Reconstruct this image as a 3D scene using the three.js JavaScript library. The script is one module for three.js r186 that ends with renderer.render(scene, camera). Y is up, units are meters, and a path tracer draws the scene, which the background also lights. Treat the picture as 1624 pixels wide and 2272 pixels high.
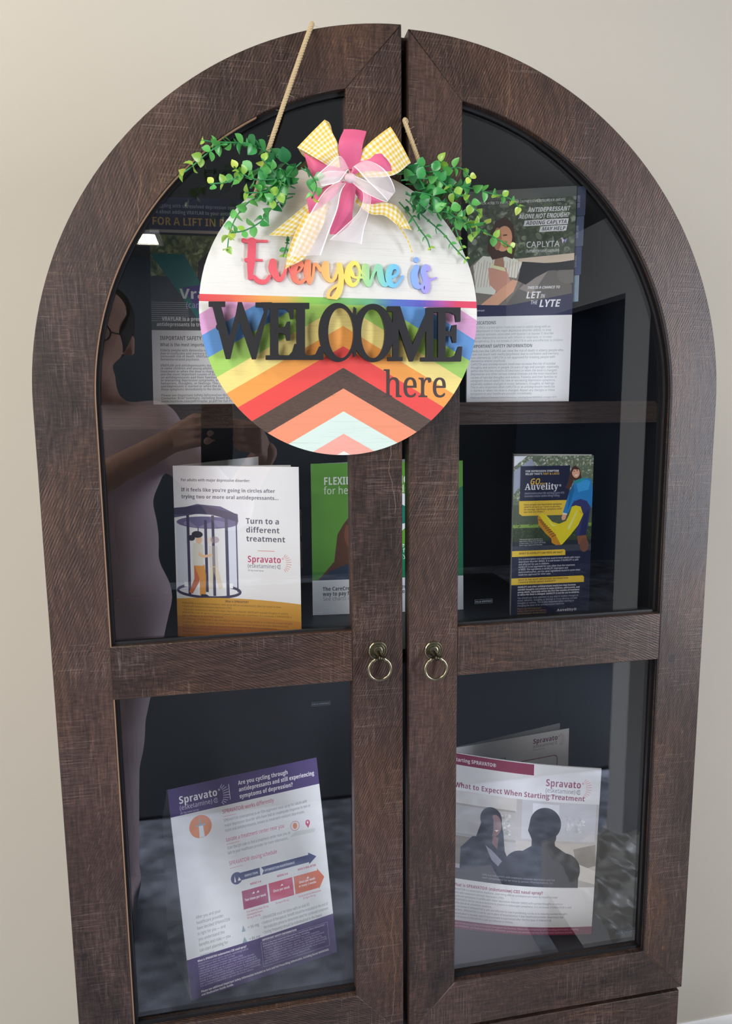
import * as THREE from 'three';
import { mergeGeometries, mergeVertices, toCreasedNormals } from 'three/addons/utils/BufferGeometryUtils.js';
import { RoundedBoxGeometry } from 'three/addons/geometries/RoundedBoxGeometry.js';
import { MarchingCubes } from 'three/addons/objects/MarchingCubes.js';
import { RectAreaLightUniformsLib } from 'three/addons/lights/RectAreaLightUniformsLib.js';
RectAreaLightUniformsLib.init();

// ------------------------------------------------------------------ camera, sky, lights, exposure
const scene = new THREE.Scene();
const camera = new THREE.PerspectiveCamera(71.06, 1624 / 2272, 0.002, 60);
camera.rotation.order = 'YXZ';
camera.position.set(-0.2015, 1.4151, 0.8079);
camera.rotation.set(-0.14218, -0.18868, -0.00937);
const renderer = new THREE.WebGLRenderer({ antialias: true });
renderer.toneMapping = THREE.LinearToneMapping;
renderer.toneMappingExposure = 0.84;
renderer.shadowMap.enabled = true;
scene.background = new THREE.Color(0.75, 0.88, 1.05);            // overcast daylight outside the window

const ROOM = { x0: -2.1, x1: 2.2, z0: -0.4, z1: 5.2, h: 2.6 };
const WIN = { z0: 1.75, z1: 2.62, y0: 0.35, y1: 2.3 };          // window in the right-hand wall
const WIN2 = { z0: 1.6, z1: 3.3, y0: 0.7, y1: 2.25 };         // window in the left-hand wall, behind the photographer
// daylight through the two windows
for (const [w, x, I] of [[WIN, ROOM.x1 + 0.02, 30], [WIN2, ROOM.x0 - 0.02, 12]]) {
  const L = new THREE.RectAreaLight(0xeef3ff, I, w.z1 - w.z0 - 0.1, w.y1 - w.y0 - 0.1);
  L.position.set(x, (w.y0 + w.y1) / 2, (w.z0 + w.z1) / 2);
  L.lookAt(0, (w.y0 + w.y1) / 2, (w.z0 + w.z1) / 2);
  L.castShadow = true; scene.add(L);
}
// recessed ceiling panels: x, z, intensity
const PANELS = [[-0.95, 0.6, 26], [-1.4, 2.0, 34], [-1.4, 3.24, 50], [-0.93, 4.48, 16]];
const PANEL_W = 0.6, PANEL_D = 0.32;

// ------------------------------------------------------------------ helpers
let seed = 12345;
const rnd = (a = 1, b) => { seed = (seed * 1664525 + 1013904223) >>> 0; const t = seed / 4294967296; return b === undefined ? t * a : a + t * (b - a); };
const V = (x, y, z) => new THREE.Vector3(x, y, z);
const Y0 = 1.42;                                              // height of the centre of the cabinet's arch
const taken = {};
const numbered = (n) => { const k = taken[n] = (taken[n] ?? -1) + 1; return k ? n + '_' + String(k).padStart(3, '0') : n; };
function mesh(name, geo, mat, parent = scene) {
  const m = new THREE.Mesh(geo, mat); m.name = parent === scene ? numbered(name) : name;
  m.castShadow = m.receiveShadow = true; parent.add(m); return m;
}
function group(name, parent = scene) { const g = new THREE.Group(); g.name = parent === scene ? numbered(name) : name; parent.add(g); return g; }
function tag(o, label, category, grp) { o.userData.label = label; o.userData.category = category; if (grp) o.userData.group = grp; return o; }
function struct(name, geo, mat, label, category) { const m = mesh(name, geo, mat); m.userData = { kind: 'structure', label, category }; return m; }
const box = (w, h, d, x = 0, y = 0, z = 0) => new THREE.BoxGeometry(w, h, d).translate(x, y, z);
const span = (x0, x1, y0, y1, z0, z1) => box(x1 - x0, y1 - y0, z1 - z0, (x0 + x1) / 2, (y0 + y1) / 2, (z0 + z1) / 2);
const rbox = (w, h, d, r, x = 0, y = 0, z = 0) => new RoundedBoxGeometry(w, h, d, 2, r).translate(x, y, z);
const cyl = (r0, r1, h, n = 24) => new THREE.CylinderGeometry(r0, r1, h, n);
const clean = (g) => { const o = g.index ? g.toNonIndexed() : g; for (const k of Object.keys(o.attributes)) if (!['position', 'normal', 'uv', 'color'].includes(k)) o.deleteAttribute(k); return o; };
const merge = (...gs) => mergeGeometries(gs.flat().map(clean));
const std = (color, roughness = 0.6, extra = {}) => new THREE.MeshStandardMaterial({ color, roughness, ...extra });
const phys = (color, roughness, extra = {}) => new THREE.MeshPhysicalMaterial({ color, roughness, ...extra });
function tex(canvas, srgb = true, repeat) {
  const t = new THREE.CanvasTexture(canvas); t.magFilter = THREE.LinearFilter;
  if (srgb) t.colorSpace = THREE.SRGBColorSpace;
  if (repeat) { t.wrapS = t.wrapT = THREE.RepeatWrapping; t.repeat.set(...repeat); }
  return t;
}
function canvas(w, h, draw) { const c = document.createElement('canvas'); c.width = w; c.height = h; const g = c.getContext('2d'); draw(g, w, h); return c; }
function hash2(x, y) { let h = (x * 374761393 + y * 668265263) | 0; h = Math.imul(h ^ (h >>> 13), 1274126177); return ((h ^ (h >>> 16)) >>> 0) / 4294967296; }
function vnoise(x, y, px, py) {                                  // value noise, period px, py
  const ix = Math.floor(x), iy = Math.floor(y), fx = x - ix, fy = y - iy, s = fx * fx * (3 - 2 * fx), t = fy * fy * (3 - 2 * fy);
  const m = (a, p) => ((a % p) + p) % p, a = m(ix, px), b = m(ix + 1, px), c = m(iy, py), d = m(iy + 1, py);
  return (hash2(a, c) * (1 - s) + hash2(b, c) * s) * (1 - t) + (hash2(a, d) * (1 - s) + hash2(b, d) * s) * t;
}

// ------------------------------------------------------------------ materials
// dark brown rough-sawn wood-grain foil: 0.36 m across, 0.72 m along the grain
const WOOD_W = 1024, WOOD_H = 2048;
function woodCanvas(kind) {
  return canvas(WOOD_W, WOOD_H, (g, W, H) => {
    const im = g.createImageData(W, H), d = im.data;
    for (let y = 0; y < H; y++) for (let x = 0; x < W; x++) {
      const u = x / W, v = y / H;
      const wob = vnoise(u * 4, v * 5, 4, 5) * 2.2 + vnoise(u * 8, v * 12, 8, 12) * 0.6;
      const band = vnoise(u * 9 + wob, v * 2, 9, 2), fine = vnoise(u * 160 + wob * 6, v * 40, 160, 40), grit = hash2(x + 7, y + 3);
      let l = 0.66 + 0.45 * band + 0.3 * (fine - 0.5) + 0.22 * (grit - 0.5);
      // steep slanting ripple of the saw, in broad zones
      const zone = Math.max(0, Math.min(1, (vnoise(u * 5 + 9, v * 4, 5, 4) - 0.3) * 4)), ph = (x * 0.9 + y * 0.42) / 8.2 * 6.283 + 5 * vnoise(u * 14, v * 24, 14, 24);
      l += zone * 0.26 * Math.sin(ph) * vnoise(u * 120, v * 130, 120, 130) * 1.6;
      l += (1 - zone) * 0.34 * (vnoise(u * 60, v * 700, 60, 700) - 0.5) + (1 - zone) * 0.3 * (vnoise(u * 420, v * 60, 420, 60) - 0.5);
      const warm = vnoise(u * 6 + 3, v * 7, 6, 7);
      const i = (y * W + x) * 4;
      d[i] = (60 + 14 * warm) * l; d[i + 1] = (45 + 7 * warm) * l; d[i + 2] = 39 * l; d[i + 3] = 255;
    }
    g.putImageData(im, 0, 0);
    seed = kind + 99;
    const wrap = (f) => { for (const dx of [0, -W, W]) for (const dy of [0, -H, H]) { g.save(); g.translate(dx, dy); f(); g.restore(); } };
    // slanting short saw scratches
    for (let k = 0; k < 18000; k++) {
      const x = rnd(W), y = rnd(H), zone = vnoise(x / W * 5 + 9, y / H * 4, 5, 4);
      if (zone < 0.35) continue;
      const len = rnd(7, 26), a = 1.2 + 0.35 * (vnoise(x / W * 3, y / H * 3, 3, 3) - 0.3);
      g.strokeStyle = rnd() < 0.5 ? `rgba(158,130,112,${rnd(0.06, 0.26)})` : `rgba(22,14,12,${rnd(0.12, 0.45)})`;
      g.lineWidth = rnd(0.7, 1.8);
      g.beginPath(); g.moveTo(x, y); g.lineTo(x + Math.cos(a) * len, y - Math.sin(a) * len); g.stroke();
    }
    // cross-cut weave of pale saw lines, in patches
    for (let p = 0; p < 64; p++) {
      const cx = rnd(W), cy = rnd(H), w = rnd(70, 300), h = rnd(60, 330), n = Math.floor(h / 4);
      wrap(() => {
        for (let k = 0; k < n; k++) {
          const y = cy + rnd(h), x = cx + rnd(-30, 60), len = rnd(w * 0.1, w * 0.6);
          g.strokeStyle = rnd() < 0.7 ? `rgba(138,122,114,${rnd(0.06, 0.34)})` : `rgba(22,15,15,${rnd(0.1, 0.35)})`;
          g.lineWidth = rnd(0.7, 2.2); g.beginPath(); g.moveTo(x, y); g.lineTo(x + len, y + rnd(-3, 3)); g.stroke();
        }
        for (let k = 0; k < w / 5; k++) {
          const x = cx + rnd(w), y = cy + rnd(h), len = rnd(10, 70);
          g.strokeStyle = `rgba(146,132,126,${rnd(0.08, 0.3)})`; g.lineWidth = rnd(0.7, 1.6); g.beginPath(); g.moveTo(x, y); g.lineTo(x + rnd(-3, 3), y + len); g.stroke();
        }
      });
    }
    // long pale veins
    for (let k = 0; k < 7; k++) {
      let x = rnd(W), y = rnd(H); const len = rnd(250, 900); const pts = [];
      for (let s = 0; s < len; s += 14) { pts.push([x, y + s]); x += rnd(-5, 5); }
      wrap(() => { g.strokeStyle = `rgba(150,112,84,${k % 2 ? 0.5 : 0.28})`; g.lineWidth = 2; g.beginPath(); pts.forEach(([a, b], i) => (i ? g.lineTo(a, b) : g.moveTo(a, b))); g.stroke(); });
    }
    // amber flecks and a few knots
    for (let k = 0; k < 420; k++) { const x = rnd(W), y = rnd(H); if (vnoise(x / W * 6 + 3, y / H * 7, 6, 7) < 0.6) continue; g.fillStyle = `rgba(160,104,62,${rnd(0.08, 0.3)})`; g.fillRect(x, y, rnd(2, 9), rnd(2, 14)); }
    for (let k = 0; k < 3; k++) { const x = rnd(80, W - 80), y = rnd(80, H - 80); g.fillStyle = 'rgba(24,16,15,0.55)'; g.beginPath(); g.ellipse(x, y, rnd(9, 15), rnd(14, 26), 0.3, 0, 7); g.fill(); }
  });
}
const woodA = woodCanvas(1), woodB = woodCanvas(5);
const WREP = [1 / 0.36, 1 / 0.72];
function woodMat(c, rot, off = [0, 0]) {
  const t = tex(c, true, WREP); t.rotation = rot; t.offset.set(...off);
  const b = tex(c, false, WREP); b.rotation = rot; b.offset.set(...off);
  return new THREE.MeshPhysicalMaterial({ map: t, bumpMap: b, bumpScale: 0.0006, roughness: 0.4, specularIntensity: 0.75 });
}
const M = {
  woodV: woodMat(woodA, 0), woodV2: woodMat(woodB, 0, [0.37, 0.21]), woodH: woodMat(woodA, Math.PI / 2, [0.1, 0.5]), woodH2: woodMat(woodB, Math.PI / 2, [0.6, 0.3]),
  shelfEdge: woodMat(woodB, Math.PI / 2, [0.15, 0.05]),
  interior: std(0x15171b, 0.55), shelfTop: std(0x23262c, 0.5), rawEdge: std(0x8a6a50, 0.8), lip: std(0x0d0d10, 0.5),
  glass: phys(0xffffff, 0, { transmission: 1, thickness: 0, ior: 1.62 }),
  brass: std(0x948c72, 0.28, { metalness: 1 }), brassDark: std(0x4a4538, 0.35, { metalness: 1 }),
  paper: std(0xe9e9e6, 0.55), paperGrey: std(0xb9bcbd, 0.6),
};

// ------------------------------------------------------------------ the room
{
  const { x0, x1, z0, z1, h } = ROOM, T = 0.12;
  const plaster = canvas(512, 512, (g, W, H) => { const im = g.createImageData(W, H); for (let y = 0; y < H; y++) for (let x = 0; x < W; x++) { const n = 128 + 60 * (vnoise(x / 9, y / 9, 57, 57) - 0.5) + 40 * (vnoise(x / 4, y / 4, 128, 128) - 0.5), i = (y * W + x) * 4; im.data[i] = im.data[i + 1] = im.data[i + 2] = n; im.data[i + 3] = 255; } g.putImageData(im, 0, 0); });
  const wallMat = std(0xc5bdad, 0.75, { bumpMap: tex(plaster, false, [3, 3]), bumpScale: 0.0006 });
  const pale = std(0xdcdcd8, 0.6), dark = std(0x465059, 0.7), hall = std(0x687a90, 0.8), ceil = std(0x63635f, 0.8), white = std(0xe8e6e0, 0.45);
  struct('wall_back', span(x0 - T, x1 + T, 0, h, z0 - T, z0), wallMat, 'cream painted wall behind the dark arched cabinet', 'wall');
  struct('wall_left', merge(span(x0 - T, x0, 0, h, z0, WIN2.z0), span(x0 - T, x0, 0, WIN2.y0, WIN2.z0, WIN2.z1), span(x0 - T, x0, WIN2.y1, h, WIN2.z0, WIN2.z1), span(x0 - T, x0, 0, h, WIN2.z1, z1)), pale, 'pale side wall on the left of the room', 'wall');
  // right-hand wall: window opening, then a strip of white wall, then an open doorway
  const D0 = 3.28, D1 = z1;
  struct('wall_right', merge(span(x1, x1 + T, 0, h, z0, WIN.z0), span(x1, x1 + T, 0, WIN.y0, WIN.z0, WIN.z1), span(x1, x1 + T, WIN.y1, h, WIN.z0, WIN.z1), span(x1, x1 + T, 0, h, WIN.z1, D0), span(x1, x1 + T, 2.1, h, D0, D1)), pale, 'white side wall with the window, seen in the glass', 'wall');
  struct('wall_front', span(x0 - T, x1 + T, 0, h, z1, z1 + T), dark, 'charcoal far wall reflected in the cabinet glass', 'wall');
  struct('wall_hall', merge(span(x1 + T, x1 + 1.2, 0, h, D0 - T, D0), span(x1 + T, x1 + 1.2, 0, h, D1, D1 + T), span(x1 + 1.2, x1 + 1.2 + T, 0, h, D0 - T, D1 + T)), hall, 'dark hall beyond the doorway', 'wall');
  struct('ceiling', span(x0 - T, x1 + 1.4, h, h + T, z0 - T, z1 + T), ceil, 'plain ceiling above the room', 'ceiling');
  const carpet = canvas(1024, 1024, (g, W, H) => { const im = g.createImageData(W, H); for (let y = 0; y < H; y++) for (let x = 0; x < W; x++) { const n = 0.62 + 0.42 * vnoise(x / 64, y / 64, 16, 16) + 0.3 * (vnoise(x / 16, y / 16, 64, 64) - 0.5) + 0.2 * (hash2(x, y) - 0.5), i = (y * W + x) * 4; im.data[i] = 188 * n; im.data[i + 1] = 198 * n; im.data[i + 2] = 220 * n; im.data[i + 3] = 255; } g.putImageData(im, 0, 0); });
  struct('floor', span(x0 - T, x1 + 1.4, -T, 0, z0 - T, z1 + T), std(0xffffff, 0.95, { map: tex(carpet, true, [3, 4]), bumpMap: tex(carpet, false, [3, 4]), bumpScale: 0.004 }), 'mottled blue grey carpet', 'floor');
  // moulded baseboards
  const bb = (len) => { const s = new THREE.Shape(); s.moveTo(0, 0); s.lineTo(0.016, 0); s.lineTo(0.016, 0.085); s.quadraticCurveTo(0.015, 0.095, 0.010, 0.1); s.quadraticCurveTo(0.008, 0.112, 0.003, 0.118); s.lineTo(0, 0.118); s.closePath(); return new THREE.ExtrudeGeometry(s, { depth: len, bevelEnabled: false }); };
  struct('baseboard_back', bb(x1 - x0).rotateY(-Math.PI / 2).translate(x1, 0, z0), white, 'white moulded baseboard along the cream wall', 'baseboard');
  struct('baseboard_right', merge(bb(D0 - z0).rotateY(Math.PI).translate(x1, 0, D0)), white, 'white moulded baseboard under the window', 'baseboard');
  // window in the right-hand wall
  const windowIn = (name, W, at, inner, label) => {
    const w = group(name); w.userData = { kind: 'structure', label, category: 'window' };
    const fr = 0.05, zm = (W.z0 + W.z1) / 2;
    mesh('frame', merge(span(at - 0.03, at + 0.03, W.y0, W.y0 + fr, W.z0, W.z1), span(at - 0.03, at + 0.03, W.y1 - fr, W.y1, W.z0, W.z1), span(at - 0.03, at + 0.03, W.y0, W.y1, W.z0, W.z0 + fr), span(at - 0.03, at + 0.03, W.y0, W.y1, W.z1 - fr, W.z1), span(at - 0.02, at + 0.02, W.y0, W.y1, zm - 0.02, zm + 0.02)), white, w);
    mesh('pane', span(at - 0.003, at + 0.003, W.y0 + fr, W.y1 - fr, W.z0 + fr, zm - 0.02), M.glass, w);
    mesh('pane', span(at - 0.003, at + 0.003, W.y0 + fr, W.y1 - fr, zm + 0.02, W.z1 - fr), M.glass, w);
    mesh('sill', span(inner - 0.04, inner + 0.04, W.y0 - 0.03, W.y0, W.z0 - 0.03, W.z1 + 0.03), white, w);
  };
  windowIn('window_1', WIN, x1 + 0.07, x1, 'white framed window letting in daylight from the right');
  windowIn('window_2', WIN2, x0 - 0.07, x0, 'white framed window letting in daylight from the left');
  // dark curtain beside the window (the dark band right of the pale strip in the glass)
  const cp = []; for (let k = 0; k <= 60; k++) cp.push([x1 - 0.06 - 0.025 * Math.sin(k * 0.9), WIN.z1 + 0.02 + k * 0.24 / 60]);
  const cs = new THREE.Shape(); cp.forEach(([a, b], i) => (i ? cs.lineTo(a, -b) : cs.moveTo(a, -b))); cp.slice().reverse().forEach(([a, b]) => cs.lineTo(a + 0.006, -b)); cs.closePath();
  const cur = group('curtain'); tag(cur, 'dark navy curtain hanging beside the window, seen in the glass', 'curtain');
  mesh('cloth', new THREE.ExtrudeGeometry(cs, { depth: 2.25, bevelEnabled: false }).rotateX(-Math.PI / 2).translate(0, 0.03, 0), std(0x12161f, 0.9), cur);
  mesh('rod', cyl(0.012, 0.012, 0.4, 16).rotateX(Math.PI / 2).translate(x1 - 0.06, 2.29, WIN.z1 + 0.16), std(0x2a2a2c, 0.4, { metalness: 0.8 }), cur);
  // recessed ceiling panels
  PANELS.forEach(([px, pz, I], k) => {
    const p = group('ceiling_light'); tag(p, ['ceiling panel nearest the cabinet, first of the row of four', 'ceiling panel second in the row counted from the cabinet', 'ceiling panel third in the row counted from the cabinet', 'farthest ceiling panel, mirrored at the upper left of the glass'][k], 'ceiling light', 'recessed ceiling panels');
    p.position.set(px, h, pz);
    const W = PANEL_W, Dd = PANEL_D;
    mesh('frame', merge(box(W + 0.06, 0.02, 0.03, 0, -0.01, Dd / 2 + 0.015), box(W + 0.06, 0.02, 0.03, 0, -0.01, -Dd / 2 - 0.015), box(0.03, 0.02, Dd, W / 2 + 0.015, -0.01, 0), box(0.03, 0.02, Dd, -W / 2 - 0.015, -0.01, 0)), white, p);
    mesh('light_diffuser', box(W, 0.006, Dd, 0, -0.005, 0), new THREE.MeshStandardMaterial({ color: 0xffffff, emissive: 0xfff3e0, emissiveIntensity: 5, roughness: 0.8 }), p);
    const L = new THREE.RectAreaLight(0xfff6ea, I, W, Dd); L.position.set(px, h - 0.012, pz); L.lookAt(px, 0, pz); L.castShadow = true; scene.add(L);
  });
}

// ------------------------------------------------------------------ the arched cabinet
const RO = 0.4, RI = 0.3385, BX = 0.065, GX = 0.0039, YD = -0.8134, YG = -0.748, M1 = -0.2657, M2 = -0.3276;
const archY = (r, x) => Math.sqrt(Math.max(0, r * r - x * x));
function arcPts(r, x0, x1, n) { const a0 = Math.acos(x0 / r), a1 = Math.acos(x1 / r), out = []; for (let i = 0; i <= n; i++) { const a = a0 + (a1 - a0) * i / n; out.push([r * Math.cos(a), r * Math.sin(a)]); } return out; }
const poly = (pts) => { const s = new THREE.Shape(); pts.forEach(([x, y], i) => (i ? s.lineTo(x, y) : s.moveTo(x, y))); s.closePath(); return s; };
const ex = (pts, z0, z1, bevel = 0.0008) => {
  const g = new THREE.ExtrudeGeometry(poly(pts), { depth: z1 - z0 - 2 * bevel, bevelEnabled: bevel > 0, bevelSize: bevel, bevelThickness: bevel, bevelOffset: -bevel, bevelSegments: 1 });
  return g.translate(0, 0, z0 + bevel);
};
const cabinet = group('display_cabinet'); cabinet.position.set(0, 0, 0);
tag(cabinet, 'tall dark brown arched display cabinet with two glazed doors against the cream wall', 'cabinet');
{
  const C = cabinet, up = (g) => g.translate(0, Y0, 0), FRONT = -0.0215, BACK = -0.385, SI = 0.385;
  // carcass
  const ring = [...arcPts(RO - 0.001, -RO + 0.001, RO - 0.001, 64), ...arcPts(SI, SI, -SI, 64)];
  mesh('arch_top', up(ex(ring, BACK, FRONT, 0.0005)), M.woodV, C);
  for (const s of [-1, 1]) {
    mesh('side_panel', span(s > 0 ? SI + 0.002 : -RO + 0.001, s > 0 ? RO - 0.001 : -SI - 0.002, 0.06, Y0, BACK, FRONT), M.woodV, C);
    mesh('side_lining', span(s > 0 ? SI : -SI - 0.002, s > 0 ? SI + 0.002 : -SI, 0.6, Y0, BACK, FRONT), M.interior, C);
  }
  mesh('arch_lining', up(ex([...arcPts(SI - 0.0004, -SI + 0.0004, SI - 0.0004, 64), ...arcPts(SI - 0.003, SI - 0.003, -SI + 0.003, 64)], BACK, FRONT - 0.001, 0)), M.interior, C);
  mesh('back_panel', up(ex([[-SI, -1.36], [SI, -1.36], ...arcPts(SI, SI, -SI, 64)], BACK - 0.006, BACK, 0)), M.interior, C);
  // shelves
  mesh('shelf', up(span(-SI, SI, -0.0262, 0.003, BACK, -0.1035)), M.shelfTop, C);
  mesh('shelf_edge', up(span(-SI, SI, -0.0262, 0.003, -0.1035, -0.1028)), M.shelfEdge, C);
  mesh('shelf', up(span(-SI, SI, -0.323, -0.305, BACK, -0.04)), M.shelfTop, C);
  mesh('bottom_board', up(span(-SI, SI, -0.82, -0.80, BACK, FRONT)), M.shelfTop, C);
  for (const s of [-1, 1]) for (const z of [-0.2, -0.326]) for (const y of [0.065]) mesh('shelf_pin', up(new THREE.CylinderGeometry(0.0028, 0.0028, 0.006, 10).rotateZ(Math.PI / 2).translate(s * (SI - 0.002), y, z)), std(0xc9c9c4, 0.35, { metalness: 0.9 }), C);
  // doors
  const pane = (pts) => ex(pts, -0.0150, -0.0115, 0);
  for (const s of [-1, 1]) {
    const door = group('door', C); door.position.set(0, Y0 + (s < 0 ? 0.0015 : -0.0025), 0);
    door.userData.label = s < 0 ? 'left glazed door with the welcome sign hung over it' : 'right glazed door of the cabinet';
    const f = (pts) => { const p = pts.map(([x, y]) => [s * x, y]); return s < 0 ? p.reverse() : p; };
    const topIn = archY(RI, BX), topOut = archY(RO, GX);
    const wv = s < 0 ? M.woodV : M.woodV2, ws = s < 0 ? M.woodV2 : M.woodV, wh = s < 0 ? M.woodH : M.woodH2;
    mesh('arch_stile', ex(f([[RO, YD], [RO, 0], ...arcPts(RO, RO, GX, 48).slice(1), [BX, topIn], ...arcPts(RI, BX, RI, 48).slice(1), [RI, YG]]), -0.02, 0), wv, door);
    mesh('inner_stile', ex(f([[GX, YD], [BX, YG], [BX, topIn], [GX, topOut - 0.0006]]), -0.02, 0), ws, door);
    mesh('mid_rail', ex(f([[BX, M2], [RI, M2], [RI, M1], [BX, M1]]), -0.02, -0.0006), wh, door);
    mesh('bottom_rail', ex(f([[GX, YD], [RO, YD], [RI, YG], [BX, YG]]), -0.02, 0), s < 0 ? M.woodH2 : M.woodH, door);
    mesh('glass_pane', pane(f([[BX, M1], [RI, M1], [RI, 0], ...arcPts(RI, RI, BX, 40).slice(1)])), M.glass, door);
    mesh('glass_pane', pane(f([[BX, YG], [RI, YG], [RI, M2], [BX, M2]])), M.glass, door);
    // raw edge along the opening of the outer stile, black glazing lip behind it
    const e = 0.0012;
    mesh('edge_band', ex(f([[RI - e, YG], [RI, YG], [RI, 0], ...arcPts(RI, RI, 0.16, 30).slice(1), ...arcPts(RI - e, 0.16, RI - e, 30), [RI - e, 0]]), -0.004, -0.0012, 0), s < 0 ? M.rawEdge : M.lip, door);
    mesh('glazing_lip', ex(f([[RI - 0.004, M1], [RI, M1], [RI, 0], ...arcPts(RI, RI, BX, 40).slice(1), ...arcPts(RI - 0.004, BX, RI - 0.004, 40), [RI - 0.004, 0]]), -0.0114, -0.0085, 0), M.lip, door);
    mesh('glazing_lip', merge(ex(f([[RI - 0.004, YG + 0.004], [RI, YG + 0.004], [RI, M2], [RI - 0.004, M2]]), -0.0114, -0.0085, 0), ex(f([[BX, YG], [RI, YG], [RI, YG + 0.004], [BX, YG + 0.004]]), -0.0114, -0.0085, 0), ex(f([[BX, M1], [RI - 0.004, M1], [RI - 0.004, M1 + 0.003], [BX, M1 + 0.003]]), -0.0114, -0.0085, 0)), M.lip, door);
    // ring pull
    const hx = s * 0.0345, hy = s < 0 ? -0.2915 : -0.2925;
    const prof = [[0, 0.0030], [0.0045, 0.0030], [0.0052, 0.0026], [0.0056, 0.0014], [0.0066, 0.0014], [0.0070, 0.0024], [0.0078, 0.0024], [0.0083, 0.0012], [0.0092, 0.0011], [0.0096, 0.0019], [0.0104, 0.0020], [0.0112, 0.0014], [0.0116, 0.0005], [0.0116, 0]].map(([a, b]) => new THREE.Vector2(a, b));
    mesh('pull_backplate', toCreasedNormals(new THREE.LatheGeometry(prof, 48), 0.5).rotateX(Math.PI / 2).translate(hx, hy, 0), M.brass, door);
    mesh('pull_post', merge(new THREE.CylinderGeometry(0.0026, 0.0040, 0.012, 20).rotateX(Math.PI / 2).translate(hx, hy - 0.0035, 0.008), new THREE.SphereGeometry(0.0034, 20, 14).translate(hx, hy - 0.0048, 0.0148), new THREE.CylinderGeometry(0.0013, 0.0013, 0.012, 12).rotateZ(Math.PI / 2).translate(hx, hy - 0.0052, 0.0118)), M.brassDark, door);
    mesh('pull_ring', merge(new THREE.TorusGeometry(0.0134, 0.0018, 14, 56).translate(hx, hy - 0.0195, 0.0112), ...[-1, 1].map((q) => new THREE.CylinderGeometry(0.0024, 0.0024, 0.0032, 14).rotateZ(q * 0.75).translate(hx + q * 0.0064, hy - 0.0079, 0.0114))), M.brass, door);
    // hinges, seen through the glass
    for (const y of [-0.12, -0.62]) mesh('hinge', span(s > 0 ? 0.352 : -0.384, s > 0 ? 0.384 : -0.352, y - 0.015, y + 0.015, -0.034, -0.0215), std(0x3b3d40, 0.4, { metalness: 0.7 }), door);
  }
  // reversed TEMPERED GLASS stamps etched in the panes
  const stamp = canvas(256, 56, (g) => { g.clearRect(0, 0, 256, 56); g.strokeStyle = 'rgba(84,90,98,0.8)'; g.lineWidth = 2.5; g.strokeRect(4, 4, 248, 48); g.translate(256, 0); g.scale(-1, 1); g.fillStyle = 'rgba(84,90,98,0.85)'; g.font = 'bold 30px sans-serif'; g.textBaseline = 'middle'; g.fillText('TEMPERED GLASS', 10, 29, 236); });
  const stampMat = new THREE.MeshStandardMaterial({ map: tex(stamp), transparent: true, roughness: 0.7 });
  for (const [d, x, y, w, a] of [[0, -0.093, -0.2434, 0.0225, 0], [1, 0.1019, -0.2386, 0.0235, 0], [0, -0.1026, -0.3571, 0.0235, 0], [1, 0.3161, -0.7236, 0.03, 0]]) {
    mesh('etched_stamp', new THREE.PlaneGeometry(w, w * 0.24).translate(x, y, -0.01135), stampMat, C.children.filter((o) => o.name === 'door')[d]);
  }
  // lower drawer front and plinth
  const dr = group('drawer', C);
  mesh('drawer_front', up(ex([[-0.397, -1.12], [0.397, -1.12], [0.397, -0.8225], [-0.397, -0.8225]], -0.02, -0.001)), M.woodH, dr);
  mesh('knob', new THREE.LatheGeometry([[0, 0.022], [0.009, 0.02], [0.012, 0.014], [0.006, 0.006], [0.007, 0]].map(([a, b]) => new THREE.Vector2(a, b)), 24).rotateX(Math.PI / 2).translate(0, Y0 - 0.97, -0.001), M.brass, dr);
  const dr2 = group('drawer', C);
  mesh('drawer_front', up(ex([[-0.397, -1.35], [0.397, -1.35], [0.397, -1.126], [-0.397, -1.126]], -0.02, -0.001)), M.woodH2, dr2);
  mesh('knob', new THREE.LatheGeometry([[0, 0.022], [0.009, 0.02], [0.012, 0.014], [0.006, 0.006], [0.007, 0]].map(([a, b]) => new THREE.Vector2(a, b)), 24).rotateX(Math.PI / 2).translate(0, Y0 - 1.24, -0.001), M.brass, dr2);
  mesh('plinth', span(-0.39, 0.39, 0, 0.06, BACK, -0.03), M.woodH2, C);
}

// ------------------------------------------------------------------ printed brochures
// T(g, text, x, y, width, size, style, colour): one line of print squeezed to a width
function T(g, s, x, y, w, size, style = '', color = '#444', align = 'left', fam = 'sans-serif') {
  g.save(); g.font = `${style.includes('b') ? 'bold ' : ''}${size}px ${fam}`; g.fillStyle = color; g.textBaseline = 'alphabetic';
  const m = g.measureText(s).width || 1, k = w ? w / m : 1;
  g.translate(align === 'center' && !w ? x - m / 2 : align === 'right' ? x - (w || m) : x, y); if (style.includes('i')) g.transform(1, 0, -0.2, 1, 0, 0); g.scale(k, 1); g.fillText(s, 0, 0); g.restore();
}
const lines = (g, arr, x, y, dy, size, style, color) => arr.forEach((s, i) => s && T(g, s[0] ?? s, x, y + i * dy, s[1], size, style, color));
function para(g, arr, x, y, dy, size, color, style = '') { arr.forEach(([s, w], i) => T(g, s, x, y + i * dy, w, size, style, color)); }
const P = (g, color, pts) => { g.fillStyle = color; g.beginPath(); pts.forEach((p, i) => (i ? (p.length === 4 ? g.quadraticCurveTo(...p) : g.lineTo(...p)) : g.moveTo(...p))); g.closePath(); g.fill(); };
const E = (g, color, x, y, rx, ry, a = 0) => { g.fillStyle = color; g.beginPath(); g.ellipse(x, y, rx, ry, a, 0, 7); g.fill(); };
const F = (g, color, x, y, w, h) => { g.fillStyle = color; g.fillRect(x, y, w, h); };
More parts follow.
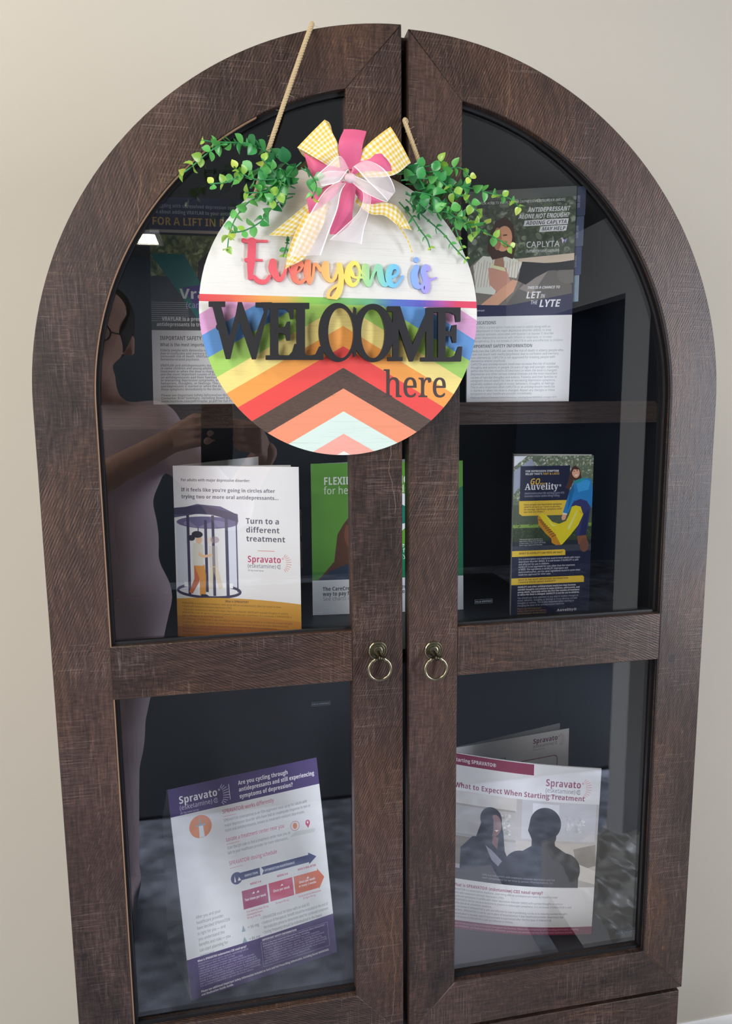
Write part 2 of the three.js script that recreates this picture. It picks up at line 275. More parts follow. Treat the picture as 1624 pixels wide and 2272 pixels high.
function foliage(g, x, y, w, h, n, cols, s0 = 4, s1 = 16) { g.save(); g.beginPath(); g.rect(x, y, w, h); g.clip(); for (let k = 0; k < n; k++) { g.globalAlpha = rnd(0.2, 0.7); E(g, cols[Math.floor(rnd(cols.length))], x + rnd(w), y + rnd(h), rnd(s0, s1), rnd(s0, s1) * 0.7, rnd(3)); } g.restore(); }
function burst(g, x, y, r, color, n = 9, lw = 4) { g.strokeStyle = color; g.lineWidth = lw; for (let k = 0; k < n; k++) { const a = -1.25 + 2.5 * k / (n - 1); g.beginPath(); g.moveTo(x + Math.cos(a) * r * 0.35, y + Math.sin(a) * r * 0.75); g.lineTo(x + Math.cos(a) * r, y + Math.sin(a) * r * 1.1); g.stroke(); } }
function logo(g, x, y, w, c1, c2, c3) {
  T(g, 'Spravato', x, y, w * 0.76, w * 0.2, 'b', c1); T(g, '®', x + w * 0.77, y - w * 0.08, 0, w * 0.06, '', c1);
  T(g, '(esketamine)', x, y + w * 0.125, w * 0.64, w * 0.125, '', c2); g.strokeStyle = c2; g.lineWidth = w * 0.012; g.beginPath(); g.arc(x + w * 0.715, y + w * 0.085, w * 0.042, 0.8, 5.4); g.stroke(); T(g, 'III', x + w * 0.695, y + w * 0.105, w * 0.05, w * 0.06, '', c2);
  T(g, '28 mg nasal spray', x, y + w * 0.2, w * 0.36, w * 0.05, '', c2);
  burst(g, x + w * 0.8, y - w * 0.0, w * 0.19, c3, 10, w * 0.013);
}
const ART = {};
ART.turn = canvas(1055, 1430, (g, W, H) => {
  F(g, '#f1f0ee', 0, 0, W, H);
  T(g, 'For adults with major depressive disorder:', 66, 125, 590, 30, 'b', '#55525e');
  T(g, 'If it feels like you’re going in circles after', 67, 208, 792, 40, 'b', '#4c4a56');
  T(g, 'trying two or more oral antidepressants...', 67, 264, 822, 40, 'b', '#4c4a56');
  // revolving door
  const dk = '#423c58';
  F(g, '#dfe2ec', 14, 450, 105, 580); F(g, '#dfe2ec', 452, 440, 90, 570);
  E(g, '#6d668c', 282, 460, 262, 50); P(g, '#5a5478', [[0, 360], [200, 310], [400, 325], [545, 390], [545, 455], [420, 400], [200, 390], [0, 425]]);
  P(g, dk, [[0, 345], [250, 318], [545, 385], [548, 450], [300, 388], [0, 400]]); E(g, '#8b84a8', 270, 470, 190, 34); P(g, '#6d668c', [[100, 430], [380, 430], [200, 500]]);
  g.strokeStyle = dk; g.lineWidth = 22; g.beginPath(); g.ellipse(282, 1030, 268, 55, 0, 0, 7); g.stroke(); F(g, '#ffffff', 70, 960, 420, 40);
  for (const [x, w, y0, y1] of [[105, 24, 400, 1075], [257, 24, 440, 1040], [320, 24, 400, 1070], [434, 26, 410, 1070], [526, 10, 440, 1030], [200, 8, 500, 560]]) F(g, dk, x, y0, w, y1 - y0);
  // pale figure, then walking figure
  g.globalAlpha = 0.55; E(g, '#f0d9c2', 305, 610, 26, 32); P(g, '#d8cfc0', [[290, 650], [365, 650], [370, 830], [295, 830]]); P(g, '#ecd6a8', [[300, 820], [365, 820], [405, 1000], [370, 1010], [330, 870], [315, 1010], [285, 1010]]); E(g, '#a58a90', 345, 600, 38, 28); g.globalAlpha = 1;
  P(g, '#d0714a', [[160, 810], [225, 810], [200, 960], [140, 1060], [112, 1045], [160, 930]]); P(g, '#e09c48', [[160, 810], [250, 810], [262, 900], [255, 1070], [205, 1070], [205, 930]]);
  P(g, '#e6e2d6', [[158, 640], [200, 620], [245, 650], [240, 820], [150, 820]]); P(g, '#f0c9a0', [[205, 700], [250, 730], [320, 715], [325, 735], [245, 755], [200, 735]]); E(g, '#f0c9a0', 208, 600, 28, 38); E(g, '#2c2836', 195, 560, 48, 28); E(g, '#2c2836', 145, 590, 30, 24); P(g, '#2c2836', [[215, 1060], [262, 1060], [285, 1075], [215, 1078]]);
  T(g, 'Turn to a', 611, 460, 280, 62, 'b', '#4c4a56'); T(g, 'different', 611, 532, 280, 62, 'b', '#4c4a56'); T(g, 'treatment', 611, 604, 325, 62, 'b', '#4c4a56');
  F(g, '#d98a78', 706, 677, 140, 5); logo(g, 618, 775, 370, '#bd3560', '#67646e', '#dc9a8a');
  P(g, '#dca43e', [[0, 1105], [500, 1060, 1055, 1110], [1055, 1430], [0, 1430]]); P(g, '#cf8f38', [[0, 1250], [600, 1210, 1055, 1260], [1055, 1430], [0, 1430]]); P(g, '#b9702e', [[0, 1345], [600, 1300, 1055, 1340], [1055, 1430], [0, 1430]]);
  T(g, 'What is SPRAVATO®?', 420, 1120, 200, 26, 'b', '#5f4527');
  para(g, [['SPRAVATO® is a prescription medicine, used along with an antidepressant, taken by mouth to treat:', 850], ['• Adults with treatment-resistant depression (TRD)', 430], ['• Depressive symptoms in adults with major depressive disorder (MDD) with suicidal thoughts or actions', 905], ['SPRAVATO® is not for use as a medicine to prevent or relieve pain (anesthetic). It is not known if SPRAVATO® is', 930], ['safe or effective as an anesthetic medicine.', 360], ['It is not known if SPRAVATO® is safe and effective for use in preventing suicide or in reducing suicidal thoughts', 940], ['or actions. SPRAVATO® is not for use in place of hospitalization if your healthcare provider determines that', 905], ['hospitalization is needed, even if improvement is experienced after the first dose of SPRAVATO®.', 810], ['It is not known if SPRAVATO® is safe and effective in children.', 520], ['Please see Boxed WARNINGS related to sedation, dissociation,', 520], ['and suicidal thoughts and actions.', 320]], 44, 1148, 27, 22, '#6b4c26');
});
ART.green = canvas(900, 900, (g, W, H) => {
  F(g, '#62a03a', 0, 0, W, H); P(g, '#4d8f34', [[0, 330], [380, 200], [380, 700], [0, 700]]); F(g, '#62a03a', 0, 0, 330, 640);
  P(g, '#1f7d55', [[900, 150], [560, 300, 480, 690], [900, 690]]); P(g, '#e9eeee', [[470, 180], [640, 170, 620, 330], [480, 460, 470, 440]]); P(g, '#1b7a68', [[470, 250], [600, 230, 560, 360], [470, 380]]);
  P(g, '#5b3826', [[300, 215], [185, 360], [150, 420], [130, 580], [60, 660], [30, 690], [270, 690], [460, 560], [460, 240]]); E(g, '#7a4a32', 300, 420, 110, 120); E(g, '#4a2c20', 250, 380, 60, 14, 0.6); E(g, '#4a2c20', 270, 470, 60, 12, 0.3); P(g, '#27384f', [[100, 640], [200, 600], [300, 560], [300, 690], [40, 690]]);
  T(g, 'FLEXIBLE FINANCING', 72, 125, 505, 62, 'b', '#eef3e8'); T(g, 'for healthcare needs', 72, 180, 500, 60, '', '#e3eedc'); 
  T(g, 'Use', 430, 505, 120, 34, '', '#dff0e0'); T(g, 'for special fi', 330, 538, 230, 34, '', '#dff0e0'); T(g, 'of quality', 360, 570, 200, 34, '', '#dff0e0');
  F(g, '#dfe3e6', 0, 690, W, 210); T(g, 'The CareCredit credit card is a convenient,', 60, 755, 560, 32, 'b', '#3f474d'); T(g, 'way to pay for care and treatments for pets', 60, 785, 560, 32, 'b', '#3f474d'); T(g, 'See charts inside for details', 60, 815, 370, 32, '', '#8b9298');
});
ART.boot = canvas(690, 1390, (g, W, H) => {
  F(g, '#5f6c58', 0, 0, W, H); foliage(g, 0, 0, W, 400, 1500, ['#8f9a78', '#c9ccba', '#4d5a40', '#e6e6dc', '#6d7a55'], 3, 14); P(g, '#8f97a8', [[0, 130], [150, 20], [180, 90], [0, 330]]); P(g, '#c5cad2', [[0, 0], [110, 0], [0, 90]]);
  F(g, '#4c5745', 0, 420, W, 200); F(g, '#7b9a4a', 0, 590, W, 30); F(g, '#33402c', 0, 620, W, 200); foliage(g, 0, 560, W, 150, 500, ['#44552f', '#5b7038', '#2c3826'], 3, 10); F(g, '#242a30', 0, 740, W, 80);
  F(g, '#20233a', 55, 85, 430, 300); P(g, '#efb43a', [[50, 385], [470, 385], [470, 515], [80, 515], [52, 495]]);
  T(g, 'FOR DEPRESSION SYMPTOM', 98, 138, 290, 24, 'b', '#f2f2f2'); T(g, 'RELIEF THAT’S', 98, 162, 145, 24, 'b', '#f2f2f2'); T(g, 'FAST & LASTS', 250, 162, 143, 24, 'b', '#e8ac3a');
  T(g, 'GO', 136, 245, 88, 74, 'bi', '#e8b04a'); T(g, 'WITH', 225, 246, 46, 20, 'b', '#e8b04a'); T(g, 'Auvelity', 95, 290, 292, 76, 'b', '#f7f7f7', 'left', 'serif'); T(g, '®', 392, 265, 0, 26, '', '#f7f7f7');
  T(g, '(dextromethorphan HBr and bupropion HCl)', 95, 328, 345, 24, '', '#aab0bc'); T(g, 'extended-release tablets 45mg/105mg', 95, 352, 305, 24, '', '#aab0bc');
  para(g, [['Some people saw depression symptom', 330], ['relief in as early as 1 week vs placebo.', 318], ['On average, significant symptom relief', 330], ['was seen at 6 weeks.*', 182]], 92, 425, 21, 20, '#4a3f20', 'b');
  // woman in a blue jacket, one yellow boot lifted towards the viewer
  const Q = (c, pts) => P(g, c, pts.map(([x, y]) => [x - 217, y - 122]));
  Q('#4a2f26', [[664, 402], [690, 340], [700, 280], [716, 228], [746, 208], [785, 235], [806, 300], [800, 345], [760, 350], [735, 330], [722, 380], [700, 412]]);
  Q('#2a7ab8', [[735, 365], [775, 330], [860, 318], [892, 330], [907, 420], [905, 585], [860, 525], [800, 505], [760, 515], [735, 550], [690, 628], [650, 618], [672, 540], [700, 440]]); Q('#3b93cf', [[760, 360], [850, 330], [885, 350], [870, 420], [780, 440]]); Q('#1f6298', [[700, 440], [735, 365], [745, 420], [712, 540], [690, 600]]); Q('#2b8a96', [[735, 345], [770, 330], [835, 312], [830, 335], [760, 370]]);
  E(g, '#d9a184', 537, 148, 34, 46, -0.15); Q('#f4ece6', [[742, 292], [775, 282], [762, 300]]); E(g, '#4a2f26', 522, 136, 7, 3); E(g, '#4a2f26', 548, 130, 7, 3); Q('#4a2f26', [[716, 228], [746, 208], [785, 235], [770, 245], [735, 240], [718, 270]]);
  Q('#343668', [[718, 565], [745, 520], [800, 500], [860, 520], [895, 590], [880, 700], [860, 822], [770, 825], [785, 720], [830, 630], [800, 566]]); Q('#272950', [[830, 640], [880, 600], [858, 820], [800, 825]]); Q('#7d5038', [[780, 828], [862, 822], [880, 935], [800, 930]]);
  Q('#f0d8c4', [[648, 616], [690, 626], [684, 640], [650, 632]]); Q('#d79c7c', [[648, 634], [682, 640], [672, 680], [645, 684], [638, 660]]);
  Q('#f0c522', [[728, 566], [760, 556], [805, 568], [830, 640], [790, 730], [720, 820], [660, 890], [622, 918], [560, 880], [556, 845], [500, 790], [445, 725], [430, 650], [468, 610], [505, 635], [560, 695], [620, 716], [680, 690], [705, 640]]);
  Q('#b9801a', [[430, 650], [448, 640], [500, 720], [585, 800], [640, 900], [622, 918], [556, 878], [560, 850], [440, 722]]); for (let k = 0; k < 9; k++) Q('#7c5418', [[436 + k * 15, 668 + k * 19], [474 + k * 15, 678 + k * 16], [476 + k * 15, 686 + k * 16], [440 + k * 15, 680 + k * 19]]); Q('#fbe675', [[690, 760], [770, 600], [782, 605], [712, 770]]); Q('#fbe675', [[505, 650], [560, 715], [600, 730], [560, 735]]); Q('#d9a81c', [[800, 600], [832, 632], [826, 645], [792, 612]]);
  para(g, [['*Measured against placebo on a', 200], ['depression rating scale during a', 205], ['6-week study of 327 adults with MDD.', 232], ['MDD=major depressive disorder.', 205]], 60, 725, 17, 15, '#c9ced2'); T(g, 'Actor portrayal.', 490, 832, 115, 17, 'i', '#d8d8dc');
  F(g, '#20233a', 0, 830, W, 560); P(g, '#3a3f4a', [[0, 780], [690, 780], [690, 840], [0, 840]]); F(g, '#20233a', 0, 838, W, 20); E(g, '#6d4a3a', 630, 790, 40, 60);
  P(g, '#efb43a', [[0, 820], [455, 820], [465, 832], [465, 872], [0, 872]]); T(g, 'WHAT IS AUVELITY (aw-VEHL-ah-tee)?', 60, 852, 380, 24, 'b', '#4a3a1a');
  const wt = '#dcdfe6';
  para(g, [['It is a prescription oral medicine used to treat adults with major', 540], ['depressive disorder (MDD). It is not known if AUVELITY is safe', 525], ['and effective for use in children.', 270], ['AUVELITY is not approved for uses other than the treatment', 495], ['of MDD. The ingredients in AUVELITY, bupropion and', 435], ['dextromethorphan, are the same ingredients found in some other', 545], ['medicines approved for other uses.', 285]], 58, 902, 23, 21, wt);
  P(g, '#efb43a', [[0, 1062], [625, 1062], [638, 1075], [638, 1122], [0, 1122]]); T(g, 'WHAT IS THE MOST IMPORTANT INFORMATION', 58, 1086, 440, 22, 'b', '#4a3a1a'); T(g, 'I SHOULD KNOW ABOUT AUVELITY?', 58, 1108, 330, 22, 'b', '#4a3a1a');
  para(g, [['AUVELITY and other antidepressant medicines may increase', 510], ['suicidal thoughts and actions in some children, adolescents, and', 545], ['young adults, especially within the first few months of treatment', 545], ['or when the dose is changed. AUVELITY is not for use in children.', 545]], 56, 1150, 23, 21, '#f0f1f4', 'b');
  para(g, [['You should pay close attention to any new or sudden changes in', 535], ['mood, behavior, thoughts, or feelings or if you develop suicidal', 525], ['thoughts or actions. This is very important when starting or', 500], ['changing the dose of an antidepressant medicine.', 415]], 56, 1248, 23, 21, '#b9bdc8');
  para(g, [['Please see full Important', 210], ['Safety Information throughout', 255], ['and Medication Guide located', 255], ['in the pocket.', 120]], 56, 1345, 21, 19, '#b08a3c'); T(g, '◢●■ Auvelity®', 350, 1378, 230, 30, 'b', '#eef', 'left', 'serif');
});
ART.window = canvas(780, 1580, (g, W, H) => {
  F(g, '#3d453b', 0, 0, W, H); foliage(g, 0, 0, W, 480, 900, ['#2e352c', '#49523f', '#39412f', '#5a6350', '#8c9383'], 6, 30); F(g, '#4c4f4a', 0, 0, W, 70);
  P(g, '#a89a8a', [[330, 500], [780, 470], [780, 530], [360, 540]]); F(g, '#33342f', 0, 540, W, 380);
  // reclining reader
  P(g, '#6a645c', [[0, 560], [90, 480], [330, 500], [420, 640], [360, 880], [0, 900]]); P(g, '#c9b9a8', [[40, 540], [110, 470], [190, 480], [300, 470], [400, 530], [360, 640], [250, 620], [200, 760], [60, 740]]); for (let k = 0; k < 16; k++) { g.strokeStyle = '#8d6f60'; g.lineWidth = 3; g.beginPath(); g.moveTo(60 + k * 21, 500 + (k % 3) * 10); g.lineTo(30 + k * 22, 700); g.stroke(); }
  P(g, '#a67b6a', [[150, 560], [280, 560], [330, 700], [220, 740], [160, 680]]); P(g, '#8a6a58', [[200, 470], [260, 480], [270, 560], [190, 550]]); P(g, '#d8b68e', [[160, 500], [180, 560], [280, 590], [270, 560], [190, 540]]);
  P(g, '#3a2c26', [[150, 330], [200, 220], [270, 190], [330, 250], [350, 420], [330, 500], [280, 480], [180, 500], [140, 430]]); E(g, '#b58468', 260, 350, 62, 92, 0.1); E(g, '#8f6450', 215, 350, 30, 82); P(g, '#4a3730', [[255, 320], [285, 318], [285, 328], [255, 330]]); P(g, '#8a4a40', [[262, 405], [300, 398], [296, 412], [268, 415]]);
  P(g, '#55524f', [[240, 900], [430, 640], [560, 560], [640, 580], [770, 700], [780, 900]]); P(g, '#77716b', [[380, 720], [540, 570], [600, 580], [480, 760]]); E(g, '#5f5c58', 740, 620, 80, 70); P(g, '#1e1f22', [[370, 660], [400, 520], [610, 540], [780, 520], [780, 590], [600, 590], [500, 640], [430, 690]]);
  P(g, '#b98a70', [[100, 830], [330, 650], [370, 660], [340, 740], [180, 880]]); P(g, '#2b2d44', [[0, 830], [300, 840], [780, 760], [780, 930], [0, 930]]);
  T(g, 'FOR ADULTS WITH MAJOR DEPRESSIVE DISORDER (MDD)', 85, 98, 615, 24, '', '#c8ccc6');
  T(g, 'ANTIDEPRESSANT', 430, 168, 305, 44, 'bi', '#f2f2f0'); T(g, 'ALONE NOT ENOUGH?', 365, 212, 365, 44, 'bi', '#f2f2f0'); P(g, '#f2f2f0', [[412, 226], [730, 222], [724, 262], [404, 266]]); T(g, 'ADDING CAPLYTA', 420, 257, 295, 36, 'bi', '#33363c'); P(g, '#f2f2f0', [[528, 272], [722, 268], [714, 308], [518, 312]]); T(g, 'MAY HELP', 536, 303, 170, 36, 'bi', '#33363c');
  T(g, 'CAPLYTA', 425, 420, 245, 58, '', '#f4f4f4'); T(g, '(lumateperone) capsules', 425, 456, 245, 32, '', '#b9bfc6'); P(g, '#b0a2c8', [[680, 355], [705, 375], [690, 400]]); P(g, '#8f7fb0', [[705, 378], [725, 360], [712, 395]]);
  T(g, 'THIS IS A CHANCE TO', 442, 722, 240, 26, 'bi', '#f2f2f2'); T(g, 'LET', 430, 792, 106, 70, 'bi', '#ffffff'); T(g, 'IN', 540, 790, 32, 38, 'i', '#f2f2f2'); T(g, 'THE', 466, 836, 52, 38, 'i', '#f2f2f2'); T(g, 'LYTE', 528, 858, 158, 76, 'bi', '#ffffff'); T(g, 'Actor portrayal.', 20, 880, 110, 16, '', '#c2c4cc');
  F(g, '#d6d8d6', 0, 920, W, 660);
  T(g, 'INDICATIONS', 30, 980, 185, 34, 'b', '#4c5054');
  para(g, [['CAPLYTA is a prescription medicine used in adults along with an', 590], ['antidepressant to treat major depressive disorder (MDD); to treat', 595], ['depressive episodes associated with bipolar I or bipolar II disorder', 615], ['(bipolar depression) alone or with lithium or valproate; or to treat', 600], ['schizophrenia. It is not known if CAPLYTA is safe and effective in children.', 690]], 35, 1012, 26, 24, '#70767a');
  T(g, 'IMPORTANT SAFETY INFORMATION', 30, 1158, 460, 34, 'b', '#4c5054');
  para(g, [['Medicines like CAPLYTA can raise the risk of death in elderly people who', 695], ['have lost touch with reality (psychosis) due to confusion and memory', 660], ['loss (dementia). CAPLYTA is not approved for treating people with', 635], ['dementia-related psychosis.', 265], ['CAPLYTA and antidepressant medicines increase the risk of suicidal', 640], ['thoughts and actions in people 24 years of age and younger, especially', 665], ['within the first few months of treatment or when the dose is changed.', 655], ['Depression and other serious mental illnesses are the most important', 655], ['causes of suicidal thoughts and actions. Patients and their families or', 655], ['caregivers should watch for new or worsening depression symptoms,', 645], ['especially sudden changes in mood, behaviors, thoughts, or feelings.', 640], ['This is very important when CAPLYTA or an antidepressant medicine', 640], ['is started or when the dose is changed. Report any changes in these', 640], ['symptoms to your healthcare provider immediately.', 470]], 30, 1192, 25.5, 24, '#62676b');
  T(g, 'Please see additional Important Safety Information, including Boxed WARNINGS, on pages 10-11.', 30, 1552, 660, 18, 'b', '#777c80');
});
ART.lift = canvas(900, 1120, (g, W, H) => {
  F(g, '#2a2e4c', 0, 0, W, 230); F(g, '#8f8a84', 0, 172, W, 16); F(g, '#23262f', 0, 188, W, 12);
  F(g, '#55603f', 0, 200, W, 460); foliage(g, 0, 200, W, 300, 1100, ['#5f6b44', '#78835a', '#3d4832', '#8f9a74', '#2f3a28'], 6, 24); F(g, '#30343a', 0, 420, 260, 240); for (let k = 0; k < 10; k++) F(g, '#7b7d80', 0, 560 + k * 11, 210, 3);
  P(g, '#2f2a2c', [[270, 340], [330, 285], [400, 330], [430, 480], [260, 480]]); E(g, '#c79a86', 348, 385, 48, 66); P(g, '#f2e8e2', [[325, 418], [370, 418], [348, 432]]); P(g, '#a5707a', [[300, 450], [400, 450], [460, 560], [280, 560]]); E(g, '#3a2c2c', 330, 372, 8, 4); E(g, '#3a2c2c', 366, 372, 8, 4);
  P(g, '#1d5a58', [[0, 300], [190, 300], [430, 700], [300, 700]]); P(g, '#3c2f68', [[180, 480], [430, 440], [560, 700], [330, 700]]); P(g, '#5a4a86', [[300, 480], [560, 400], [760, 700], [420, 700]]);
  T(g, 'Struggling with unresolved depression symptoms?', 10, 55, 560, 27, 'b', '#7f8496'); T(g, 'Ask about adding VRAYLAR to your antidepressant', 10, 88, 560, 27, 'b', '#8b90a2'); T(g, 'FOR A LIFT IN RELIEF', 12, 148, 560, 58, 'b', '#a98b4e');
  T(g, 'Vraylar', 160, 540, 330, 76, 'b', '#d9d9de'); T(g, '(cariprazine) capsules', 195, 590, 420, 46, '', '#8f8aa8');
  T(g, 'VRAYLAR is a prescription medicine used with', 58, 690 - 30, 560, 28, 'b', '#d7d6dc'); T(g, 'antidepressants to treat major depressive disorder', 28, 690, 590, 28, 'b', '#d7d6dc');
  F(g, '#d0d0cc', 0, 712, W, 408); T(g, 'in adults', 290, 706, 120, 26, 'b', '#d7d6dc');
  T(g, 'IMPORTANT SAFETY INFORMATION', 45, 766, 420, 30, 'b', '#3c3c3e'); T(g, 'What is the most important information I should know', 45, 800, 540, 25, 'b', '#3c3c3e');
  para(g, [['Elderly people with dementia-related psychosis (having lost touch with reality', 640], ['due to confusion and memory loss) taking medicines like VRAYLAR are at', 610], ['increased risk of death. VRAYLAR is not approved for treating people with', 620], ['dementia-related psychosis.', 225], ['', 10], ['VRAYLAR and antidepressants may increase suicidal thoughts or actions', 620], ['in some children and young adults especially within the first few months of', 640], ['treatment or when the dose is changed. Depression and other mental illnesses', 650], ['are the most important causes of suicidal thoughts and actions. Patients', 625], ['on antidepressants and their families or caregivers should watch for new', 625], ['or worsening depression symptoms, especially sudden changes in mood,', 620], ['behaviors, thoughts, or feelings. This is very important when an', 570], ['antidepressant is started or when the dose is changed. Report any change in', 650], ['these symptoms immediately to the doctor.', 350], ['', 10], ['Please see Important Safety Information throughout and the', 520], ['Consumer Brief Summary, including Boxed Warnings, or visit', 520], ['www.rxabbvie.com/pdf/vraylar_pi.pdf for full Prescribing Information.', 600]], 45, 828, 16.5, 18, '#55565a', 'b');
});
ART.card = canvas(1000, 1290, (g, W, H) => {
  F(g, '#eef1f3', 0, 0, W, H); const pu = '#57497c';
  F(g, pu, 0, 0, W, 178); logo(g, 62, 105, 330, '#fff', '#d9d5e6', '#d9d5e6'); F(g, '#e8e6f0', 388, 48, 4, 100);
  T(g, 'Are you cycling through', 452, 68, 340, 38, 'b', '#fff'); T(g, 'antidepressants and still experiencing', 452, 112, 520, 38, 'b', '#fff'); T(g, 'symptoms of depression?', 452, 156, 365, 38, 'b', '#fff');
  E(g, '#e8935f', 180, 275, 72, 72); P(g, '#e9eef4', [[166, 345], [170, 262], [196, 262], [200, 345]]); P(g, '#8fb0c2', [[174, 262], [181, 215], [188, 262]]); F(g, '#9db8c8', 150, 262, 64, 9);
  const re = '#c8496a';
  T(g, 'SPRAVATO® works differently', 330, 228, 345, 34, '', re); F(g, '#e2a0a8', 332, 246, 85, 3); para(g, [['SPRAVATO® (esketamine) is an FDA-approved nasal spray for adults with', 570], ['major depressive disorder who have had an inadequate response to two or', 590], ['more oral antidepressants, known as treatment-resistant depression.', 545]], 332, 282, 32, 26, '#8d939a');
  T(g, 'Locate a treatment center near you', 332, 408, 395, 34, '', re); F(g, '#e2a0a8', 334, 424, 85, 3); para(g, [['Scan the QR code to find a treatment center near you, or', 430], ['talk to your healthcare provider for more information.', 410]], 334, 458, 32, 26, '#8d939a');
  T(g, 'SPRAVATO® dosing schedule', 334, 560, 325, 34, '', re); F(g, '#e2a0a8', 336, 578, 85, 3);
  g.strokeStyle = '#d99a9a'; g.lineWidth = 4; g.beginPath(); g.arc(800, 415, 30, 0, 7); g.stroke(); E(g, '#e8935f', 800, 415, 15, 20); P(g, '#d9e0de', [[760, 480], [800, 450], [940, 462], [930, 485]]); E(g, '#d0496e', 890, 415, 16, 20); E(g, '#eef1f3', 890, 412, 6, 8); P(g, '#d0496e', [[878, 425], [902, 425], [890, 450]]);
  const nv = '#4a5480'; E(g, nv, 372, 650, 38, 38); F(g, nv, 380, 622, 150, 48); P(g, nv, [[540, 622], [870, 622], [870, 608], [925, 645], [870, 684], [870, 670], [540, 670], [556, 646]]); T(g, 'INDUCTION', 425, 655, 90, 20, 'b', '#dfe3ee'); T(g, 'OPTIMIZATION/MAINTENANCE', 560, 655, 210, 20, 'b', '#dfe3ee'); P(g, '#fff', [[355, 672], [360, 630], [366, 672]]); P(g, '#fff', [[378, 668], [388, 645], [400, 668]]);
  T(g, 'WEEKS 1-4', 455, 715, 75, 17, 'b', re); T(g, 'WEEKS 5-8', 640, 712, 75, 17, 'b', re); T(g, 'WEEK 9 AND AFTER', 785, 706, 130, 17, 'b', re);
  F(g, '#b0416f', 395, 738, 170, 115); F(g, '#d5486b', 577, 736, 165, 115); P(g, '#e2764e', [[752, 736], [920, 736], [920, 722], [965, 790], [920, 858], [920, 850], [752, 850]]); T(g, 'Two times per week', 408, 806, 145, 24, 'b', '#fff'); T(g, 'Once per week', 603, 800, 115, 24, 'b', '#fff'); T(g, 'Once per week', 785, 790, 115, 22, 'b', '#fff'); T(g, 'or every 2 weeks', 780, 814, 125, 22, 'b', '#fff'); for (const x of [460, 490, 655, 838]) P(g, '#fff', [[x, 772], [x + 14, 758], [x + 20, 772]]);
  para(g, [['First starting dose: 56 mg', 150], ['Subsequent doses:', 110], ['56 mg or 84 mg', 90]], 410, 878, 19, 16, '#cc6a80'); T(g, '56 mg or 84 mg', 610, 876, 90, 16, '', '#cc6a80'); T(g, 'Dosing should be individualized', 770, 876, 160, 16, '', '#cc6a80'); T(g, '56 mg or 84 mg', 800, 895, 90, 16, '', '#cc6a80');
  para(g, [['After you and your', 160], ['healthcare provider', 175], ['have decided SPRAVATO®', 215], ['is right for you — and', 180], ['you understand the', 170], ['benefits and risks — you', 205], ['can start planning for', 185], ['treatment.', 95]], 85, 828, 33, 26, '#8d939a');
  T(g, '= 56 mg', 408, 976, 75, 24, '', '#6f7d90'); T(g, '= 84 mg', 408, 1048, 75, 24, '', '#6f7d90'); P(g, '#9fb6c4', [[365, 985], [378, 945], [392, 985]]); P(g, '#9fb6c4', [[360, 1056], [378, 1016], [396, 1056]]);
  para(g, [['• SPRAVATO® must be taken with an oral AD', 340], ['• Evidence of therapeutic benefit should be evaluated at the end of', 470], ['   the induction phase to determine need for continued treatment', 470], ['• Dosing frequency should be individualized to the lowest', 420], ['   frequency required to maintain remission/response', 380]], 500, 945, 30, 25, '#8d939a');
  P(g, pu, [[0, 1062], [1000, 1040], [1000, 1290], [0, 1290]]); F(g, pu, 0, 1052, W, 240);
  const wt = '#c9c2dc'; T(g, 'What is SPRAVATO® (esketamine) CIII nasal spray?', 65, 1082, 320, 17, 'b', '#fff');
  for (let k = 0; k < 10; k++) T(g, ['SPRAVATO® is a prescription medicine, used along with an', 'antidepressant taken by mouth, to treat:', '• Adults with treatment-resistant depression (TRD)', '• Depressive symptoms in adults with major depressive disorder', 'SPRAVATO® is not for use as a medicine to prevent or relieve pain', 'anesthetic. It is not known if SPRAVATO® is safe or effective as an', 'It is not known if SPRAVATO® is safe and effective for use in preventing', 'suicide or in reducing suicidal thoughts or actions. SPRAVATO® is not', 'even if improvement is experienced after the first dose of SPRAVATO®.', 'It is not known if SPRAVATO® is safe and effective in children.'][k], 65, 1099 + k * 14.5, [330, 240, 290, 365, 375, 380, 400, 395, 400, 350][k], 14, '', wt);
  T(g, 'IMPORTANT SAFETY INFORMATION', 492, 1076, 240, 16, 'b', '#fff'); g.strokeStyle = '#b8b0cf'; g.lineWidth = 2; g.strokeRect(482, 1082, 470, 150);
  for (let k = 0; k < 9; k++) T(g, ['What is the most important information I should know about SPRAVATO®?', 'SPRAVATO® can cause serious side effects, including:', '• Sedation and dissociation. SPRAVATO® may cause sleepiness,', 'dizziness, spinning sensation, anxiety, or feeling disconnected', 'Tell your healthcare provider right away if you feel like you', 'Your healthcare provider must monitor you for serious side effects', '• Respiratory depression was observed with the use of SPRAVATO®', 'and loss of consciousness. Your healthcare provider must monitor', 'you for at least 2 hours after taking SPRAVATO®.'][k], 492, 1099 + k * 15, [440, 330, 400, 430, 410, 440, 445, 430, 320][k], 14, k < 2 ? 'b' : '', wt);
  T(g, 'Please see additional Important Safety Information included on back and full Prescribing Information, including Boxed WARNINGS,', 65, 1262, 880, 18, 'b', '#fff'); T(g, 'and Medication Guide inside.', 65, 1281, 210, 17, 'b', '#fff');
});
